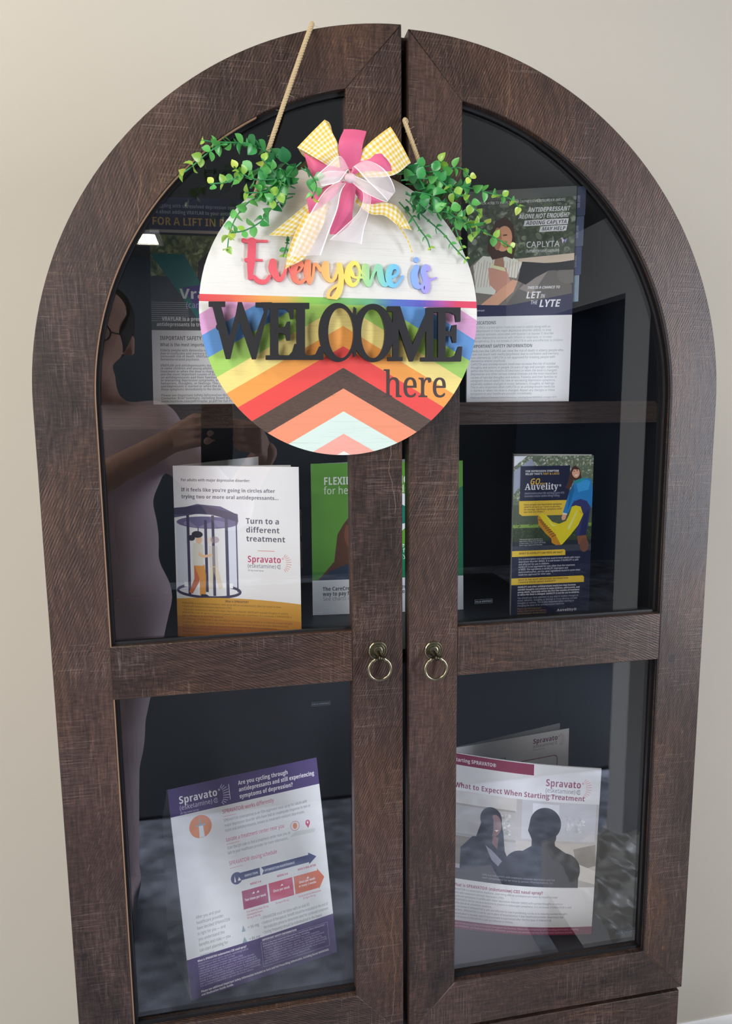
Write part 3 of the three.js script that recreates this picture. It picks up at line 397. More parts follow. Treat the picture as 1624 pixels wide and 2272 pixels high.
ART.expect = canvas(1100, 1240, (g, W, H) => {
  F(g, '#e6e6ea', 0, 0, W, H); const mr = '#8a3550';
  F(g, mr, 0, 5, 600, 78); T(g, 'Starting SPRAVATO®', 0, 60, 320, 36, 'b', '#f0e8ec');
  logo(g, 690, 150, 350, '#8e3a58', '#6b666e', '#d9a8a0'); T(g, 'What to Expect When Starting Treatment', 8, 242, 980, 50, 'b', mr);
  F(g, '#b9b6b2', 0, 262, W, 620); F(g, '#cfccc4', 0, 262, 480, 90); F(g, '#a29a90', 0, 350, 470, 14); F(g, '#c5c5c8', 520, 262, 560, 280); F(g, '#dcdce0', 600, 280, 200, 200); F(g, '#a8a49e', 0, 560, 480, 18); F(g, '#8f8474', 0, 580, 300, 200); F(g, '#c2bcb4', 480, 560, 620, 260); foliage(g, 330, 380, 110, 160, 70, ['#e2e2e0', '#8f938c'], 5, 16); foliage(g, 850, 360, 150, 120, 50, ['#e8e8ea', '#b0b0b0'], 5, 18); P(g, '#8d8880', [[920, 600], [1090, 560], [1100, 720], [960, 760]]); P(g, '#d6d2ca', [[940, 700], [1100, 760], [1100, 860], [940, 820]]);
  P(g, '#2a2b33', [[210, 480], [230, 390], [300, 355], [360, 400], [385, 520], [400, 660], [330, 640], [200, 640], [180, 560]]); E(g, '#8a6a64', 310, 470, 52, 82); E(g, '#2a2b33', 260, 440, 36, 80); P(g, '#e8dede', [[308, 512], [342, 508], [328, 522]]);
  P(g, '#23242c', [[60, 660], [150, 570], [230, 560], [340, 620], [400, 650], [470, 800], [470, 900], [50, 900]]); P(g, '#8d8d98', [[250, 620], [300, 650], [380, 720], [350, 760], [300, 720]]); P(g, '#7c5a54', [[310, 540], [350, 560], [340, 640], [300, 600]]);
  P(g, '#25272f', [[400, 900], [420, 740], [500, 650], [600, 590], [600, 540], [570, 480], [590, 380], [660, 320], [740, 320], [800, 370], [810, 450], [770, 530], [780, 580], [880, 640], [960, 720], [970, 900]]); F(g, '#25272f', 0, 810, 970, 80); F(g, '#e6e6ea', 0, 886, W, 360);
  E(g, '#25272f', 700, 425, 118, 118); E(g, '#25272f', 690, 520, 95, 70); E(g, '#2a2b33', 290, 430, 82, 84); E(g, '#8a6a64', 322, 470, 46, 74); E(g, '#2a2b33', 262, 500, 46, 120, 0.1); P(g, '#e8dede', [[318, 506], [350, 500], [336, 516]]); E(g, '#23242c', 520, 760, 130, 130); E(g, '#25272f', 850, 760, 130, 130); F(g, '#e6e6ea', 0, 886, W, 20);
  T(g, 'Sally is a real patient with treatment-resistant depression and has', 230, 838, 560, 20, '', '#9c9ea6'); T(g, 'been compensated for her time by Janssen Pharmaceuticals, Inc.', 230, 860, 550, 20, '', '#9c9ea6');
  T(g, 'What is SPRAVATO® (esketamine) CIII nasal spray?', 0, 940, 700, 30, 'b', mr);
  para(g, [['SPRAVATO® is a prescription medicine, used along with an antidepressant taken by mouth to treat:', 820], ['Adults with treatment-resistant depression (TRD)', 400], ['Depressive symptoms in adults with major depressive disorder (MDD) with suicidal thoughts or actions', 860], ['SPRAVATO® is not for use as a medicine to prevent or relieve pain (anesthetic). It is not known if SPRAVATO® is safe', 930], ['or effective as an anesthetic medicine.', 310], ['It is not known if SPRAVATO® is safe and effective for use in preventing suicide or in reducing suicidal thoughts', 900], ['or actions. SPRAVATO® is not for use in place of hospitalization if your healthcare provider determines that', 870], ['hospitalization is needed, even if improvement is experienced after the first dose of SPRAVATO®.', 780], ['It is not known if SPRAVATO® is safe and effective in children.', 480]], 0, 966, 24.5, 20, '#7d7d84');
  F(g, mr, 0, 1182, W, 58); T(g, 'Please see Important Safety Information throughout this Brochure. Please see accompanying full Prescribing Information, including', 4, 1206, 990, 17, 'b', '#c892a4'); T(g, 'Boxed WARNINGS, and Medication Guide for SPRAVATO® and discuss any questions you may have with your healthcare provider.', 4, 1228, 950, 17, 'b', '#c892a4');
});
ART.inside = canvas(800, 1000, (g, W, H) => {
  F(g, '#d2d2d4', 0, 0, W, H); logo(g, 545, 66, 230, '#5d3a4c', '#8a868e', '#b99a9a'); T(g, 'What is SPRAVATO®?', 60, 152, 300, 40, 'b', '#4c4650');
  g.strokeStyle = '#8a4a5e'; g.lineWidth = 6; g.beginPath(); g.moveTo(30, 172); g.lineTo(690, 172); g.quadraticCurveTo(720, 172, 720, 205); g.lineTo(720, 900); g.stroke();
});
// the colours above are as seen in the shade of the cabinet; bring each print to its own paper brightness
for (const [k, c] of [['window', '#4a4a4a'], ['lift', '#585858'], ['inside', '#303030'], ['expect', '#1c1c1c'], ['boot', '#2c2c2c']]) { const g = ART[k].getContext('2d'); g.globalCompositeOperation = 'color-dodge'; F(g, c, 0, 0, ART[k].width, ART[k].height); g.globalCompositeOperation = 'source-over'; }
const artMat = (k) => std(0xffffff, 0.38, { map: tex(ART[k]) });

// a sheet of paper between four corners (bl, br, tr, tl), bulging by bend(u, v) along its normal
function sheet(bl, br, tr, tl, thick = 0.0006, bend = () => 0, nu = 16, nv = 6) {
  const c = [bl, br, tr, tl].map((p) => V(p[0], p[1] + Y0, p[2]));
  const n = V(0, 0, 0).subVectors(c[1], c[0]).cross(V(0, 0, 0).subVectors(c[3], c[0])).normalize();
  const pos = [], uv = [], idx = [], at = (u, v, s) => { const a = c[0].clone().lerp(c[1], u), b = c[3].clone().lerp(c[2], u); return a.lerp(b, v).addScaledVector(n, bend(u, v) + s); };
  const face = (s, flip) => { const o = pos.length / 3; for (let j = 0; j <= nv; j++) for (let i = 0; i <= nu; i++) { const p = at(i / nu, j / nv, s); pos.push(p.x, p.y, p.z); uv.push(i / nu, j / nv); } for (let j = 0; j < nv; j++) for (let i = 0; i < nu; i++) { const a = o + j * (nu + 1) + i, b = a + 1, d = a + nu + 1, e = d + 1; flip ? idx.push(a, d, b, b, d, e) : idx.push(a, b, d, b, e, d); } };
  face(0, false); const n0 = idx.length; face(-thick, true);
  const N = (nu + 1) * (nv + 1), edge = (k) => { for (let i = 0; i + 1 < k.length; i++) { const a = k[i], b = k[i + 1]; const o = pos.length / 3; for (const q of [a, b, b + N, a + N]) { pos.push(pos[q * 3], pos[q * 3 + 1], pos[q * 3 + 2]); uv.push(0, 0); } idx.push(o, o + 2, o + 1, o, o + 3, o + 2); } };
  const row = (j) => Array.from({ length: nu + 1 }, (_, i) => j * (nu + 1) + i), col = (i) => Array.from({ length: nv + 1 }, (_, j) => j * (nu + 1) + i);
  edge(row(0)); edge(row(nv).reverse()); edge(col(nu)); edge(col(0).reverse());
  const g = new THREE.BufferGeometry(); g.setAttribute('position', new THREE.Float32BufferAttribute(pos, 3)); g.setAttribute('uv', new THREE.Float32BufferAttribute(uv, 2)); g.setIndex(idx); g.computeVertexNormals();
  g.addGroup(0, n0, 0); g.addGroup(n0, idx.length - n0, 1);
  return g;
}
const S2 = -0.3045, S1 = 0.0035, SB = -0.7995;
const lineUp = (p, y, dx = 0, dz = 0) => [p[0] + dx, y, p[2] + dz];
{ // revolving-door booklet, standing open
  const b = tag(group('booklet'), 'white booklet showing a woman in a revolving door, orange band at its foot', 'booklet');
  const bl = [-0.2768, S2, -0.1546], br = [-0.1165, S2, -0.092], tl = [-0.2731, -0.075, -0.1546], tr = [-0.116, -0.0752, -0.085];
  mesh('cover', sheet(bl, br, tr, tl), [artMat('turn'), M.paper], b);
  mesh('page', sheet(lineUp(bl, S2, 0.001, -0.001), [-0.121, S2, -0.130], [-0.1219, -0.076, -0.130], lineUp(tl, -0.0755, 0.001, -0.001)), [M.paper, M.paper], b);
  mesh('back_cover', sheet(lineUp(bl, S2, 0.0005, -0.002), [-0.158, S2, -0.3138], [-0.1561, -0.0755, -0.3138], lineUp(tl, -0.0755, 0.0005, -0.002)), [M.paper, M.paper], b);
  mesh('index_tab', sheet([-0.1195, -0.17, -0.1305], [-0.1105, -0.17, -0.1268], [-0.1105, -0.135, -0.1268], [-0.1195, -0.135, -0.1305]), [std(0xa8483f, 0.5), M.paper], b);
  mesh('index_tab', sheet([-0.1195, -0.213, -0.1305], [-0.1105, -0.213, -0.1268], [-0.1105, -0.178, -0.1268], [-0.1195, -0.178, -0.1305]), [std(0xa8483f, 0.5), M.paper], b);
}
{ // green leaflet behind the middle stiles
  const b = tag(group('leaflet'), 'green leaflet with a hand and white foot, standing behind the middle door stiles', 'leaflet');
  const bl = [-0.0878, S2, -0.2129], br = [0.1376, S2, -0.1938];
  mesh('cover', sheet(bl, br, lineUp(br, -0.0805, -0.002, -0.004), lineUp(bl, -0.0815, 0.002, -0.004)), [artMat('green'), M.paper], b);
  mesh('back_cover', sheet(lineUp(bl, S2, 0.0005, -0.0015), [0.11, S2, -0.29], [0.11, -0.082, -0.29], lineUp(bl, -0.082, 0.002, -0.006)), [M.paperGrey, M.paperGrey], b);
}
{ // yellow boot leaflet
  const b = tag(group('leaflet'), 'narrow navy leaflet of a woman lifting a yellow rubber boot', 'leaflet');
  const bl = [0.195, S2, -0.150], br = [0.3165, S2, -0.146], tl = [0.196, -0.0725, -0.150], tr = [0.3155, -0.0735, -0.146];
  mesh('cover', sheet(bl, br, tr, tl), [artMat('boot'), M.paper], b);
  mesh('page', sheet(lineUp(bl, S2, 0, -0.0012), lineUp(bl, S2, 0.035, -0.09), lineUp(tl, -0.0725, 0.035, -0.09), lineUp(tl, -0.0725, 0, -0.0012)), [M.paperGrey, M.paperGrey], b);
  mesh('page', sheet(lineUp(bl, S2, 0.02, -0.052), lineUp(br, S2, -0.001, -0.004), lineUp(tr, -0.0725, -0.001, -0.004), lineUp(tl, -0.0725, 0.02, -0.052)), [M.paper, M.paper], b);
}
{ // reclining reader brochure with index tabs
  const b = tag(group('brochure'), 'tabbed brochure of a woman reclining with a notebook, on the upper shelf', 'brochure');
  const bl = [0.1191, S1, -0.135], br = [0.2572, S1, -0.112], tr = [0.2475, 0.275, -0.088], tl = [0.1158, 0.2724, -0.125];
  mesh('cover', sheet(bl, br, tr, tl), [artMat('window'), M.paper], b);
  mesh('page_block', sheet(lineUp(bl, S1, 0, -0.0008), lineUp(br, S1, -0.0006, -0.0008), lineUp(tr, 0.274, -0.0006, -0.0008), lineUp(tl, 0.2715, 0, -0.0008), 0.006), [M.paper, M.paper], b);
  [['ABOUT MDD', 0.2745, 0.2395, 0.0128, '#4c566e'], ['ABOUT CAPLYTA', 0.239, 0.2025, 0.0122, '#5f6a84'], ['TAKING CAPLYTA', 0.202, 0.1672, 0.0112, '#43527a'], ['COMMON|SIDE EFFECTS', 0.1667, 0.1335, 0.0098, '#8fa9ba']].forEach(([s, y1, y0, w, col], k) => {
    const at = (y) => { const t = (y - S1) / (0.275 - S1); return [br[0] + (tr[0] - br[0]) * t, y, br[2] + (tr[2] - br[2]) * t - 0.003 - k * 0.0009]; };
    const a = at(y0), d = at(y1), out = (p) => [p[0] + w, p[1] + 0.001, p[2] + w * 0.25];
    const c = canvas(96, 400, (g) => { F(g, col, 0, 0, 96, 400); g.translate(96, 0); g.rotate(Math.PI / 2); s.split('|').forEach((q, i, l) => T(g, q, l.length > 1 ? 100 : 120, l.length > 1 ? 40 + i * 34 : 58, l.length > 1 ? 200 : 170, 27, 'b', '#aab2c0')); });
    mesh('index_tab', sheet([a[0] - 0.004, a[1], a[2] - 0.001], out(a), out(d), [d[0] - 0.004, d[1], d[2] - 0.001], 0.0005), [std(0xffffff, 0.4, { map: tex(c) }), M.paperGrey], b);
  });
}
{ // lift brochure behind the sign
  const b = tag(group('brochure'), 'dark brochure with gold heading and smiling woman, half hidden left of the round sign', 'brochure');
  const bl = [-0.2903, S1, -0.122], br = [-0.10, S1, -0.127];
  mesh('cover', sheet(bl, br, lineUp(br, 0.253, 0.004, -0.008), lineUp(bl, 0.2508, 0.0062, -0.008)), [artMat('lift'), M.paper], b);
  mesh('page_block', sheet(lineUp(bl, S1, 0.0008, -0.0008), lineUp(br, S1, 0, -0.0008), lineUp(br, 0.252, 0.004, -0.0088), lineUp(bl, 0.2498, 0.007, -0.0088), 0.004), [M.paper, M.paper], b);
}
{ // leaning tent card at the lower left
  const b = tag(group('tent_card'), 'letter size tent card with purple header and footer, leaning at the lower left', 'card');
  const bl = [-0.2772, SB, -0.0939], br = [-0.0697, SB, -0.1425], tl = [-0.3042, -0.5415, -0.189], tr = [-0.0865, -0.5275, -0.214];
  mesh('front_panel', sheet(bl, br, tr, tl), [artMat('card'), M.paperGrey], b);
  mesh('side_panel', sheet([-0.3185, SB, -0.2194], lineUp(bl, SB, -0.0008, -0.0012), lineUp(tl, -0.5418, -0.0008, -0.0012), [-0.3165, -0.6, -0.2194]), [M.paperGrey, M.paperGrey], b);
  mesh('back_panel', sheet([-0.10, SB, -0.29], [-0.3185, SB, -0.2200], [-0.306, -0.5425, -0.191], [-0.0865, -0.5285, -0.216]), [M.paperGrey, M.paperGrey], b);
}
{ // what to expect booklet and the sheet behind it
  const b = tag(group('booklet'), 'bent booklet with maroon bands and two people talking, at the lower right', 'booklet');
  const bl = [0.1159 - 0.004, SB, -0.157], br = [0.3156, SB, -0.1014], tr = [0.3262, -0.5375, -0.1092], tl = [0.1225, -0.5275, -0.187];
  const bend = (u) => 0.010 * Math.sin(Math.PI * u);
  mesh('cover', sheet(bl, br, tr, tl, 0.0006, bend, 24, 6), [artMat('expect'), M.paper], b);
  mesh('page_block', sheet(lineUp(bl, SB, 0, -0.0009), lineUp(br, SB, -0.0004, -0.0009), lineUp(tr, -0.5365, 0.0002, -0.0009), lineUp(tl, -0.528, 0, -0.0009), 0.002, bend, 24, 6), [M.paper, M.paper], b);
  const c = tag(group('sheet'), 'grey folded sheet with a maroon outline, peeking up behind the bent booklet', 'sheet');
  const sl = [0.125, SB, -0.218], sr = [0.352, SB, -0.262];
  mesh('front_leaf', sheet(sl, sr, lineUp(sr, -0.546, 0.0, -0.002), lineUp(sl, -0.5395, 0.004, -0.004)), [artMat('inside'), M.paperGrey], c);
  mesh('back_leaf', sheet(lineUp(sl, SB, 0, -0.001), lineUp(sr, SB, -0.006, -0.022), lineUp(sr, -0.546, -0.006, -0.024), lineUp(sl, -0.5395, 0.004, -0.005)), [M.paperGrey, M.paperGrey], c);
}

// ------------------------------------------------------------------ the round welcome sign, its rope, bow and greenery (sign data in millimetres from its centre)
const SIGN = {"spacers":[[-133.5,-16.5],[-75.4,-6.8],[-47.5,-19.1],[56.7,-21.8],[109.2,-20.9]],"ev":[[[-105.6,72.7,2.08],[-101.1,72.0,1.93],[-96.6,72.7,2.82],[-92.1,72.5,1.34],[-81.0,72.8,1.19]],[[-103.3,53.0,1.93],[-98.1,53.0,1.86],[-93.3,53.3,1.11],[-86.7,53.2,1.04]],[[-96.7,71.5,4.31],[-97.1,63.1,4.24],[-97.9,53.0,4.24],[-98.7,45.6,3.57],[-99.4,35.7,2.45]],[[-99.6,35.1,2.38],[-95.8,35.7,2.23],[-91.7,32.2,2.38],[-86.8,30.9,2.38],[-82.6,32.2,2.08],[-79.0,37.1,1.64]],[[-75.2,51.5,3.87],[-75.7,45.7,4.46],[-73.3,39.6,3.87],[-71.3,36.0,3.12],[-68.5,34.1,2.38],[-65.6,36.1,2.08],[-63.1,41.3,1.78],[-61.2,47.5,1.49],[-59.9,53.0,1.19]],[[-59.8,50.0,0.97],[-58.1,45.6,0.97],[-56.4,41.6,1.04]],[[-50.7,41.4,1.04],[-46.7,44.3,1.11],[-44.4,47.4,1.11],[-45.6,50.8,2.82],[-49.8,51.0,2.68],[-52.7,46.5,3.57],[-53.9,41.0,3.27],[-52.2,35.2,3.12],[-48.7,31.9,2.08],[-45.1,32.3,1.78],[-41.2,35.5,1.64]],[[-38.1,52.5,3.34],[-38.9,44.9,4.09],[-38.3,38.0,3.34],[-36.6,31.9,2.08]],[[-36.6,31.9,1.93],[-33.8,36.1,1.41],[-32.3,43.7,1.41],[-30.8,51.3,1.49],[-28.1,50.1,1.93],[-24.6,45.4,2.08]],[[-19.0,51.1,3.72],[-19.8,45.5,4.31],[-18.7,40.1,3.57],[-16.2,35.8,2.53],[-13.1,34.5,1.86],[-9.1,37.7,1.64],[-6.9,43.9,1.49],[-5.4,48.8,1.49]],[[-4.3,51.1,2.97],[-2.7,44.7,3.12],[-2.2,37.1,3.12],[-3.4,28.7,3.12],[-5.6,22.4,3.42],[-9.3,17.4,3.27],[-13.7,14.9,2.6],[-16.4,17.9,1.71],[-15.6,22.8,1.41],[-11.4,27.3,1.41],[-5.6,30.6,1.34]],[[10.1,53.3,2.45],[6.5,49.2,2.82],[4.5,41.5,3.34],[5.5,35.2,3.34],[9.7,31.0,2.23],[14.1,32.5,1.78],[17.3,38.4,1.41],[18.3,45.4,1.41],[17.3,49.9,1.64],[13.8,53.9,2.01],[10.1,53.3,2.45]],[[8.4,46.4,1.78],[9.4,42.3,2.38],[12.1,39.3,1.26],[17.0,38.7,1.26],[20.7,39.2,1.34]],[[24.4,49.8,4.09],[24.4,42.8,4.46],[25.5,36.6,3.57],[27.7,31.7,2.38],[29.4,32.8,1.71],[31.8,39.6,1.56],[34.7,46.6,1.78],[38.1,50.6,3.42],[40.3,46.8,3.42],[40.9,42.6,3.57],[42.3,37.1,3.34],[45.3,32.6,2.53],[48.1,32.7,2.08],[50.7,35.9,1.86]],[[51.8,40.5,1.34],[56.3,41.4,1.49],[60.2,45.0,1.64],[60.6,49.3,1.93],[57.8,51.5,2.53],[53.3,50.6,3.12],[50.5,45.8,3.42],[50.1,39.4,3.34],[52.0,33.9,3.12],[56.3,31.3,2.08],[60.8,34.1,1.64],[63.8,38.5,1.34],[66.0,42.1,0.97]]],"iss":[[[81.3,59.8,2.82],[81.4,59.8,2.82]],[[81.6,51.7,3.12],[79.2,45.3,3.72],[79.3,38.2,3.72],[81.6,32.6,3.34],[85.0,31.0,2.23],[88.0,32.8,1.49],[90.4,36.1,1.34]],[[94.5,51.3,3.27],[92.0,52.0,3.42],[89.5,48.5,3.2],[91.0,42.9,3.42],[93.3,37.3,3.57],[94.3,31.6,3.12],[92.8,26.6,2.3],[89.7,26.8,1.56],[88.5,30.0,1.41],[89.9,33.5,1.19],[92.2,36.2,1.49]],[[95.6,38.6,1.26],[99.4,39.7,1.11],[104.3,41.4,0.97]]],"wel":[[[-143.1,8.6],[-125.9,9.0],[-126.1,3.8],[-143.3,3.4]],[[-139.5,4.5],[-130.5,4.7],[-122.3,-29.9],[-122.4,-49.9],[-127.2,-49.9]],[[-126.0,-49.9],[-122.4,-49.9],[-112.3,-11.4],[-108.2,-2.4],[-109.2,8.8],[-113.1,8.7],[-115.6,-3.4],[-124.0,-30.4]],[[-112.7,8.7],[-108.8,8.8],[-96.3,-30.4],[-93.4,-36.4],[-95.6,-49.8],[-99.8,-49.9],[-111.9,-11.4]],[[-99.8,-49.9],[-95.5,-49.8],[-82.1,-0.1],[-78.5,9.4],[-88.9,9.1],[-86.1,-0.2],[-98.1,-30.4]],[[-94.8,8.8],[-77.6,9.3],[-77.7,4.5],[-94.9,4.1]],[[-83.7,8.7],[-37.9,9.9],[-38.0,3.7],[-83.8,2.6]],[[-79.5,8.5],[-70.8,8.8],[-71.8,-49.3],[-80.7,-49.4]],[[-64.1,3.4],[-54.7,3.6],[-54.8,-7.2],[-58.5,-7.3],[-59.7,-0.8]],[[-71.9,-16.6],[-63.1,-16.4],[-63.2,-22.0],[-72.0,-22.2]],[[-64.4,-15.1],[-62.1,-10.4],[-58.6,-9.8],[-58.9,-29.8],[-62.9,-29.8],[-64.1,-23.8],[-67.6,-22.4],[-67.5,-16.2]],[[-85.3,-45.5],[-24.1,-44.8],[-24.2,-49.6],[-85.4,-50.3]],[[-60.9,-45.5],[-56.9,-41.1],[-54.5,-33.2],[-51.4,-33.1],[-51.6,-45.4]],[[-51.7,9.2],[-42.5,9.5],[-43.3,-48.9],[-52.5,-49.1]],[[-37.7,-45.4],[-31.8,-43.8],[-27.7,-35.4],[-23.1,-35.3],[-23.3,-49.6],[-37.7,-49.8]],[[-72.4,-43.0],[-70.3,-45.6],[-72.5,-46.5]],[[-43.9,-42.6],[-41.3,-45.2],[-44.0,-46.1]],[[47.3,8.5],[61.4,8.8],[61.4,3.2],[47.3,2.8]],[[53.3,8.1],[59.9,8.3],[60.1,-46.8],[53.5,-46.9]],[[47.9,-45.7],[64.7,-45.5],[64.8,-49.9],[48.0,-50.1]],[[51.6,8.6],[61.6,8.8],[75.9,-33.0],[77.6,-39.2],[76.3,-50.3],[72.7,-50.3],[59.9,-14.7],[53.8,-0.1]],[[76.3,-50.3],[73.0,-50.3],[74.8,-34.5],[93.8,8.3],[101.6,8.3],[91.3,-16.5]],[[91.0,8.0],[99.4,8.2],[100.1,-48.5],[91.6,-48.6]],[[104.6,8.3],[113.3,8.6],[114.1,-49.6],[105.3,-49.7]],[[92.7,8.3],[130.6,9.2],[130.7,4.0],[92.7,3.1]],[[117.8,4.0],[130.6,9.0],[130.7,-6.2],[125.8,-6.6],[124.4,1.0]],[[113.1,-16.8],[122.6,-16.6],[122.7,-22.2],[113.1,-22.4]],[[119.8,-15.9],[121.6,-10.1],[126.4,-9.5],[126.2,-29.2],[122.3,-29.3],[120.5,-23.3]],[[85.5,-45.7],[132.2,-45.1],[132.2,-49.7],[85.5,-50.2]],[[119.7,-45.9],[125.3,-42.8],[129.1,-33.2],[133.3,-33.2],[132.2,-49.7],[119.8,-49.8]],[[10.2,7.1],[12.9,5.1],[12.7,-44.3],[10.0,-46.4],[8.2,-36.0],[8.3,-9.3]]],"ells":{"out":[[-7.2,-20.5,21.01,31.14],[31.6,-20.4,22.95,31.03]],"hole":[[-4.1,-20.8,13.79,26.51],[31.3,-21.0,13.15,26.19]]},"rib":{"gingham":[[[-49.7,161.3,-21.3,189.9,22],[-32.7,146.8,-10.2,161.6,38],[-4.3,136.8,0.9,142.0,24]],[[-49.7,161.3,-21.3,189.9,22],[-41.9,156.2,-14.3,189.6,12],[-26.3,152.7,-8.6,171.9,8],[-3.0,139.3,2.3,144.5,16]],[[69.6,153.6,47.5,187.8,22],[45.3,134.6,18.4,161.0,38],[6.1,134.9,0.9,142.0,24]],[[69.6,153.6,47.5,187.8,22],[66.2,153.4,39.9,185.0,10],[46.7,144.5,21.5,169.7,8],[7.5,137.4,2.3,144.5,16]],[[-14.6,113.9,-22.4,120.9,22],[-28.2,93.7,-38.9,108.9,18],[-45.7,76.1,-79.2,77.6,8]],[[-15.2,109.3,-31.5,113.8,22],[-25.7,82.9,-46.4,91.0,18],[-42.2,55.8,-58.7,64.3,10],[-58.9,46.4,-63.2,43.5,8]],[[10.6,112.2,16.0,124.9,18],[27.5,101.3,27.5,112.2,18],[42.1,100.6,43.0,114.1,17],[56.5,92.7,59.1,109.8,14],[61.1,90.4,74.5,88.8,10]],[[44.6,104.4,45.7,104.9,14],[60.6,89.1,61.9,89.5,12],[68.8,78.9,70.1,79.4,9],[75.0,66.4,75.9,66.8,7]]],"pink":[[[-5.2,139.8,12.9,140.8,30],[-9.9,160.9,14.8,161.7,40],[-3.3,177.6,19.8,177.1,34]],[[-3.3,177.6,19.8,177.1,34],[-2.3,177.3,21.1,177.2,24],[-3.2,166.4,18.7,167.8,18],[-4.0,142.3,14.4,143.4,22]],[[-1.0,131.1,9.4,131.7,30],[-5.7,118.1,8.6,118.9,32],[-11.6,98.9,6.0,99.7,30],[-16.2,84.2,5.4,90.1,22],[-16.5,78.8,-8.2,78.4,18]],[[-0.6,140.7,-0.6,134.2,28],[-19.2,146.3,-24.5,130.8,32],[-32.2,147.3,-34.1,130.1,34],[-43.8,155.6,-38.2,136.3,26]],[[2.0,140.8,2.8,133.6,28],[14.8,150.5,14.8,138.1,34],[32.7,154.5,40.5,138.1,40],[41.8,153.9,55.6,142.6,30]],[[33.7,154.9,41.6,138.5,39],[37.9,154.4,46.2,140.3,34],[33.4,150.8,35.2,141.9,28],[18.4,149.5,16.7,143.7,24]],[[-4.7,131.3,-0.4,125.8,26],[-24.0,122.4,-15.5,111.4,28],[-41.8,115.4,-38.6,97.6,22]],[[6.1,132.5,4.3,126.7,24],[23.7,121.1,16.6,111.7,24],[41.9,114.2,28.4,111.0,18]]],"sheer":[[[0.9,136.0,0.9,127.7,42],[-10.0,146.2,-1.7,133.4,50],[-22.6,135.4,-12.8,120.0,56],[-33.4,127.3,-28.8,118.1,46],[-21.0,134.8,-16.8,123.1,38],[-1.1,136.6,0.6,128.6,36]],[[1.7,132.5,1.7,126.1,42],[17.7,123.8,13.5,113.7,50],[45.2,114.0,37.9,105.0,52],[32.2,132.8,16.2,119.8,62],[12.8,141.9,2.7,135.9,54],[1.3,132.5,3.4,131.8,42]],[[-13.7,123.9,-2.7,124.1,40],[-25.1,114.3,-7.9,115.2,42],[-38.8,93.9,-10.9,100.1,38],[-51.0,71.9,-18.1,79.8,26],[-58.1,54.6,-25.9,57.9,16]],[[2.1,125.9,6.8,124.6,40],[14.2,114.2,21.9,112.2,44],[11.4,98.7,21.6,98.4,38],[-4.1,83.8,19.0,84.8,26],[-16.7,73.8,18.0,70.9,16]]]},"knot":[1.7,128.5,42],"stems":[[[-53.6,144.0,14.0],[-76.6,155.8,16.3],[-94.7,161.7,18.7],[-121.5,160.9,21.0],[-139.4,149.6,23.3],[-155.1,135.3,25.7],[-164.8,127.3,28.0]],[[-81.2,156.7,18.0],[-96.9,162.7,19.0],[-112.6,162.6,20.0],[-130.3,161.6,21.0],[-145.2,162.0,22.0]],[[-56.6,135.0,20.0],[-82.1,133.5,25.8],[-102.5,132.3,31.5],[-118.3,120.3,37.3],[-137.5,115.1,43.0]],[[-55.6,130.8,24.0],[-78.0,126.4,30.0],[-96.1,124.5,36.0],[-110.2,129.4,42.0],[-113.7,130.7,48.0]],[[-51.8,117.9,16.0],[-77.4,115.6,16.4],[-98.1,108.3,16.8],[-110.8,94.8,17.2],[-119.4,76.7,17.6],[-122.6,58.4,18.0]],[[-54.4,114.6,18.0],[-72.2,106.3,19.0],[-88.2,87.7,20.0],[-105.8,77.8,21.0],[-118.6,75.3,22.0]],[[-52.3,121.5,22.0],[-68.7,127.1,26.7],[-77.8,137.2,31.3],[-86.8,143.7,36.0]],[[-50.4,126.1,26.0],[-66.8,119.5,30.7],[-83.0,113.0,35.3],[-103.2,109.4,40.0]],[[-47.7,136.8,38.0],[-38.2,129.5,41.3],[-33.3,118.6,44.7],[-38.4,105.4,48.0]],[[-46.6,145.2,28.0],[-59.9,131.3,31.3],[-67.2,116.2,34.7],[-78.9,102.6,38.0]],[[-58.8,77.5,8.0],[-60.8,68.1,7.0],[-64.7,56.7,6.0]],[[55.7,143.4,16.0],[78.8,144.0,21.5],[101.8,146.3,27.0],[119.8,148.3,32.5],[131.0,135.7,38.0]],[[60.1,144.9,18.0],[79.1,149.9,20.0],[94.3,152.8,22.0],[105.0,157.3,24.0]],[[65.5,134.0,16.0],[104.9,134.9,17.2],[134.8,133.4,18.4],[157.5,128.7,19.6],[180.3,124.0,20.8],[193.7,113.2,22.0]],[[78.8,127.6,22.0],[112.4,132.0,25.5],[126.4,120.8,29.0],[138.0,107.3,32.5],[142.4,102.5,36.0]],[[65.1,123.4,18.0],[94.6,115.6,19.0],[119.6,102.7,20.0],[139.8,94.1,21.0],[157.6,85.3,22.0],[175.6,76.4,23.0],[184.1,71.8,24.0]],[[66.1,119.1,14.0],[86.7,103.2,12.0],[110.3,86.0,10.0],[121.4,75.1,8.0],[139.0,59.4,6.0]],[[59.2,116.6,12.0],[72.1,104.7,10.5],[83.7,89.8,9.0],[92.3,80.2,7.5],[96.4,69.8,6.0]],[[94.3,119.8,20.0],[115.4,103.2,17.3],[124.2,85.5,14.7],[131.5,71.3,12.0]],[[72.3,123.3,28.0],[91.0,118.8,31.5],[109.8,105.2,35.0],[126.2,93.8,38.5],[132.8,77.4,42.0]],[[58.2,134.3,26.0],[76.7,136.1,29.5],[97.7,134.4,33.0],[114.0,120.8,36.5],[124.7,117.7,40.0]],[[63.6,123.9,24.0],[77.2,112.2,28.4],[90.8,102.6,32.8],[104.2,102.2,37.2],[127.7,89.5,41.6],[147.0,92.0,46.0]]],"rope":{"a":[[-92.8,117.0,2],[-80.4,155.9,2],[-55.9,223.0,2.5],[-35.7,276.2,2.5]],"b":[[68.1,202.9,0],[81.2,167.8,2.5],[97.8,124.8,2.5]]}};
